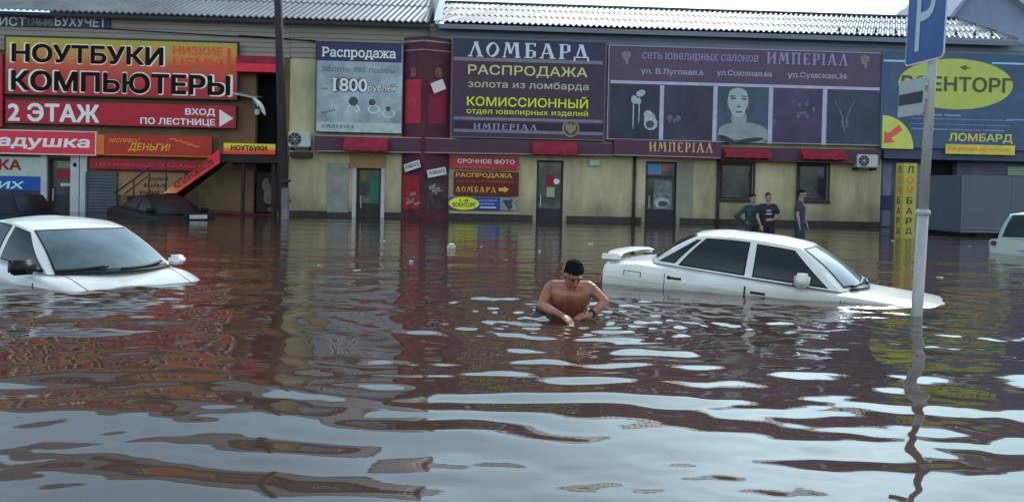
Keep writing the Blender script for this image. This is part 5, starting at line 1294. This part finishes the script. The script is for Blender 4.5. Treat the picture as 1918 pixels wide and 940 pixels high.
r1, s1 = stander(1410, 363, 21.2, 1.68, 'person in a green and grey jacket, one hand on the hip, beside the first window', R(18), dict(nod=10, turn=-10, r=((-.42,.08,1.14), (-.2,-.02,.98), (.9,-.3,.1)), l=((.25,.02,1.12), (.27,-.05,.9))), mat('green_grey_jacket', C(40,50,50), .8, var=.25, scale=5), mat('dark_grey_trousers', C(38,42,50), .8), mat('dark_hair', (.02,.018,.016), .95, spec=.1), short=False, skin=PSK)
r2, s2 = stander(1439, 361, 20.8, 1.66, 'boy in a black t-shirt with a pale chest print, arm across the belly', R(-4), dict(nod=6, turn=6, r=((-.26,-.02,1.12), (-.2,-.14,.9)), l=((.3,-.02,1.14), (.08,-.2,1.04), (-1,-.1,0))), mat('black_tshirt', C(34,28,36), .85, var=.1), mat('dark_jeans', C(34,30,40), .85), BHAIR, skin=PSK)
mb = MB(); yy = -.15*s2
for cz, rx, rz in ((1.27, .075, .02), (1.19, .085, .022)):
    n = 14; row = []
    for k in range(n+1):
        x = rx*(2*k/n-1); b_ = .02*(x/rx)**2; zz = rz*math.sqrt(max(.02, 1-(x/rx)**2)); row += [(x*s2, yy+b_*s2*1.2, (cz-zz)*s2), (x*s2, yy+b_*s2*1.2, (cz+zz)*s2)]
    mb.add(row, [(2*k, 2*k+2, 2*k+3, 2*k+1) for k in range(n)])
part(mb, 'chest_print', mat('pale_chest_print', C(120,112,122), .7), r2)
r3, s3 = stander(1501, 354, 20.6, 1.76, 'person in a dark blue shirt turned right, seen from the side', R(62), dict(nod=14, turn=0, r=((-.25,.03,1.12), (-.24,-.02,.88)), l=((.25,.0,1.13), (.24,-.1,.9))), mat('dark_blue_shirt', C(38,44,56), .85, var=.15), mat('black_blue_trousers', C(36,36,50), .85), mat('dark_hair', (.02,.018,.016), .95, spec=.1), skin=PSK)

# floating litter
lw = wat(845, 465)
o = solo(MB().box(-.07, .07, -.05, .05, -.02, .07, .02), 'floating_carton', mat('white_carton', (.6,.6,.56), .6), Matrix.Translation((lw.x, lw.y, 0)) @ Matrix.Rotation(.5, 4, 'Z') @ Matrix.Rotation(.3, 4, 'X'), 'small white carton floating in the middle of the flood', 'litter', ori=(0,0,0))
part(MB().box(-.05, .05, -.035, .035, .071, .085, .005), 'lid', mat('carton_lid', (.5,.5,.48), .6), o)

scrap_m = mat('pale_scrap', (.5,.5,.46), .6)
for i, (px, py) in enumerate(((1106,457), (1816,461), (1672,451), (902,463), (770,489), (600,498), (668,507), (1010,470), (948,487), (1760,520), (720,452))):
    q = wat(px, py); mb = MB(); n = 9; rr = random.Random(i); L_ = rr.uniform(.03, .07); top = []; bot = []
    for k in range(n):
        a_ = 2*math.pi*k/n; r_ = rr.uniform(.7, 1.1); top.append((L_*r_*math.cos(a_), L_*.5*r_*math.sin(a_), .006+rr.uniform(0, .008))); bot.append((L_*r_*math.cos(a_), L_*.5*r_*math.sin(a_), -.02))
    mb.add(top+bot, [tuple(range(n)), tuple(range(2*n-1, n-1, -1))]+[(k, k+n, (k+1) % n+n, (k+1) % n) for k in range(n)])
    solo(mb, 'floating_scrap', scrap_m, Matrix.Translation((q.x, q.y, 0)) @ Matrix.Rotation(rr.uniform(0, 3), 4, 'Z'), 'tiny flat pale scrap of rubbish floating on the brown flood water', 'litter', 'scraps floating on the flood', ori=(0,0,0))

# ------------------------------------------------------------------ flood water
rng = np.random.default_rng(11)
nc = 860
d = np.concatenate([np.linspace(.8, 2.4, 60)[:-1], 1/np.linspace(1/2.4, 1/95., 860)]); nr = len(d)
tx = np.concatenate([np.linspace(-3.0, -.8, 90)[:-1], np.linspace(-.8, .8, nc-180+2), np.linspace(.8, 3.0, 90)[1:]])
nc = len(tx)
Y = np.repeat(d[:, None], nc, 1)-.0; X = d[:, None]*tx[None, :]
mx_, my_ = man.matrix_world.translation.x, man.matrix_world.translation.y
def waves(X, Y, n, l0, l1, slope, spread, ang0=math.pi/2):
    h = np.zeros_like(X); 
    for i in range(n):
        lam = l0*(l1/l0)**rng.random(); a = ang0+rng.normal()*spread; k = 2*math.pi/lam
        h += slope/k*math.sqrt(2./n)*np.sin(k*(X*math.cos(a)+Y*math.sin(a))+rng.random()*6.28)
    return h
def lump(X, Y, n, l0, l1, lo=0., hi=1.):
    h = waves(X, Y, n, l0, l1, 1., 3.)
    h = (h-h.min())/(h.max()-h.min()); return lo+(hi-lo)*h
def spot(cx, cy, r): return np.exp(-(((X-cx)**2+(Y-cy)**2)/r**2))
fade = np.clip(1.3-Y/40., 0.2, 1)
Rr = np.sqrt((X-mx_)**2+(Y-my_)**2)+1e-6
th = np.arctan2(Y-my_, X-mx_)
ringA = .0046*np.exp(-np.clip(Rr-1.2, 0, 9)/2.6)*np.clip((Rr-.2)/.5, 0, 1)*(.85+.6*np.sin(th*5+Rr*1.3)+.5*np.sin(th*11-Rr*2.1)+.4*np.sin(th*23+Rr*5.1))
H = ringA*np.sin(2*math.pi*(Rr/.47+.14*np.sin(th*3+1)+.10*np.sin(th*7)+.08*np.sin(th*17+Rr*3)))
H += .0058*np.exp(-((Rr-.15)/.95)**2)*np.sin(2*math.pi*(Rr/.18+.2*np.sin(th*3+.5)+.08*np.sin(th*8)))*(.85+.3*np.sin(th*6+Rr*4))
H += waves(X, Y, 14, .9, 2.6, .018, .2)*lump(X, Y, 8, 3, 8, .35, 1.25)
H += waves(X, Y, 18, .3, .75, .021, .38)*lump(X, Y, 8, 1.2, 4, .0, 1.7)
H += waves(X, Y, 20, .11, .3, .010, .6)*lump(X, Y, 10, .9, 3, -.5, 1.7).clip(0)*fade
chop = waves(X, Y, 22, .12, .34, .07, .8)
H += chop*(.9*spot(mx_+.15, my_-.05, .95)+.55*spot(-4.4, 8.3, 1.6)+.35*spot(3.6, 7.9, 1.4)+.25*spot(2.0, 8.8, 1.5))
H *= np.clip((100-Y)/60, .2, 1)
H = H-np.mean(H)
verts = np.stack([X, Y, H], -1).reshape(-1, 3)
idx = np.arange(nr*nc).reshape(nr, nc)
q = np.stack([idx[:-1, :-1], idx[:-1, 1:], idx[1:, 1:], idx[1:, :-1]], -1).reshape(-1, 4)
me = bpy.data.meshes.new('water'); me.vertices.add(len(verts)); me.vertices.foreach_set('co', verts.astype(np.float32).ravel())
me.loops.add(q.size); me.loops.foreach_set('vertex_index', q.astype(np.int32).ravel())
me.polygons.add(len(q)); me.polygons.foreach_set('loop_start', np.arange(0, q.size, 4, dtype=np.int32)); me.polygons.foreach_set('loop_total', np.full(len(q), 4, dtype=np.int32))
me.polygons.foreach_set('use_smooth', np.ones(len(q), dtype=bool)); me.update(calc_edges=True); me.validate()
W = bpy.data.materials.new('muddy_water'); W.use_nodes = True; t_ = W.node_tree; bs = t_.nodes['Principled BSDF']
bs.inputs['Base Color'].default_value = (.046,.028,.021, 1); bs.inputs['Roughness'].default_value = .03; bs.inputs['Specular IOR Level'].default_value = .46; bs.inputs['IOR'].default_value = 1.333
g = t_.nodes.new('ShaderNodeTexCoord'); n1 = t_.nodes.new('ShaderNodeTexNoise'); n1.inputs['Scale'].default_value = 5; n1.inputs['Detail'].default_value = 3
mpn = t_.nodes.new('ShaderNodeMapping'); mpn.inputs['Scale'].default_value = (.6, 1.6, 1)
bp_ = t_.nodes.new('ShaderNodeBump'); sx_ = t_.nodes.new('ShaderNodeSeparateXYZ'); mr_ = t_.nodes.new('ShaderNodeMapRange'); mr_.inputs['From Min'].default_value = 5; mr_.inputs['From Max'].default_value = 13; mr_.inputs['To Min'].default_value = .02; mr_.inputs['To Max'].default_value = .28; t_.links.new(g.outputs['Object'], sx_.inputs[0]); t_.links.new(sx_.outputs[1], mr_.inputs[0]); t_.links.new(mr_.outputs[0], bp_.inputs['Strength']); bp_.inputs['Distance'].default_value = .02
t_.links.new(g.outputs['Object'], mpn.inputs[0]); t_.links.new(mpn.outputs[0], n1.inputs['Vector']); t_.links.new(n1.outputs[0], bp_.inputs['Height']); t_.links.new(bp_.outputs[0], bs.inputs['Normal'])
n2_ = t_.nodes.new('ShaderNodeTexNoise'); n2_.inputs['Scale'].default_value = .25; n2_.inputs['Detail'].default_value = 4
rp = t_.nodes.new('ShaderNodeValToRGB'); rp.color_ramp.elements[0].position = .35; rp.color_ramp.elements[0].color = (.046,.028,.021, 1); rp.color_ramp.elements[1].position = .65; rp.color_ramp.elements[1].color = (.066,.034,.023, 1)
t_.links.new(g.outputs['Object'], n2_.inputs['Vector']); t_.links.new(n2_.outputs[0], rp.inputs[0]); t_.links.new(rp.outputs[0], bs.inputs['Base Color'])
me.materials.append(W)
wo = bpy.data.objects.new('water', me); COL.objects.link(wo); wo['kind'] = 'structure'
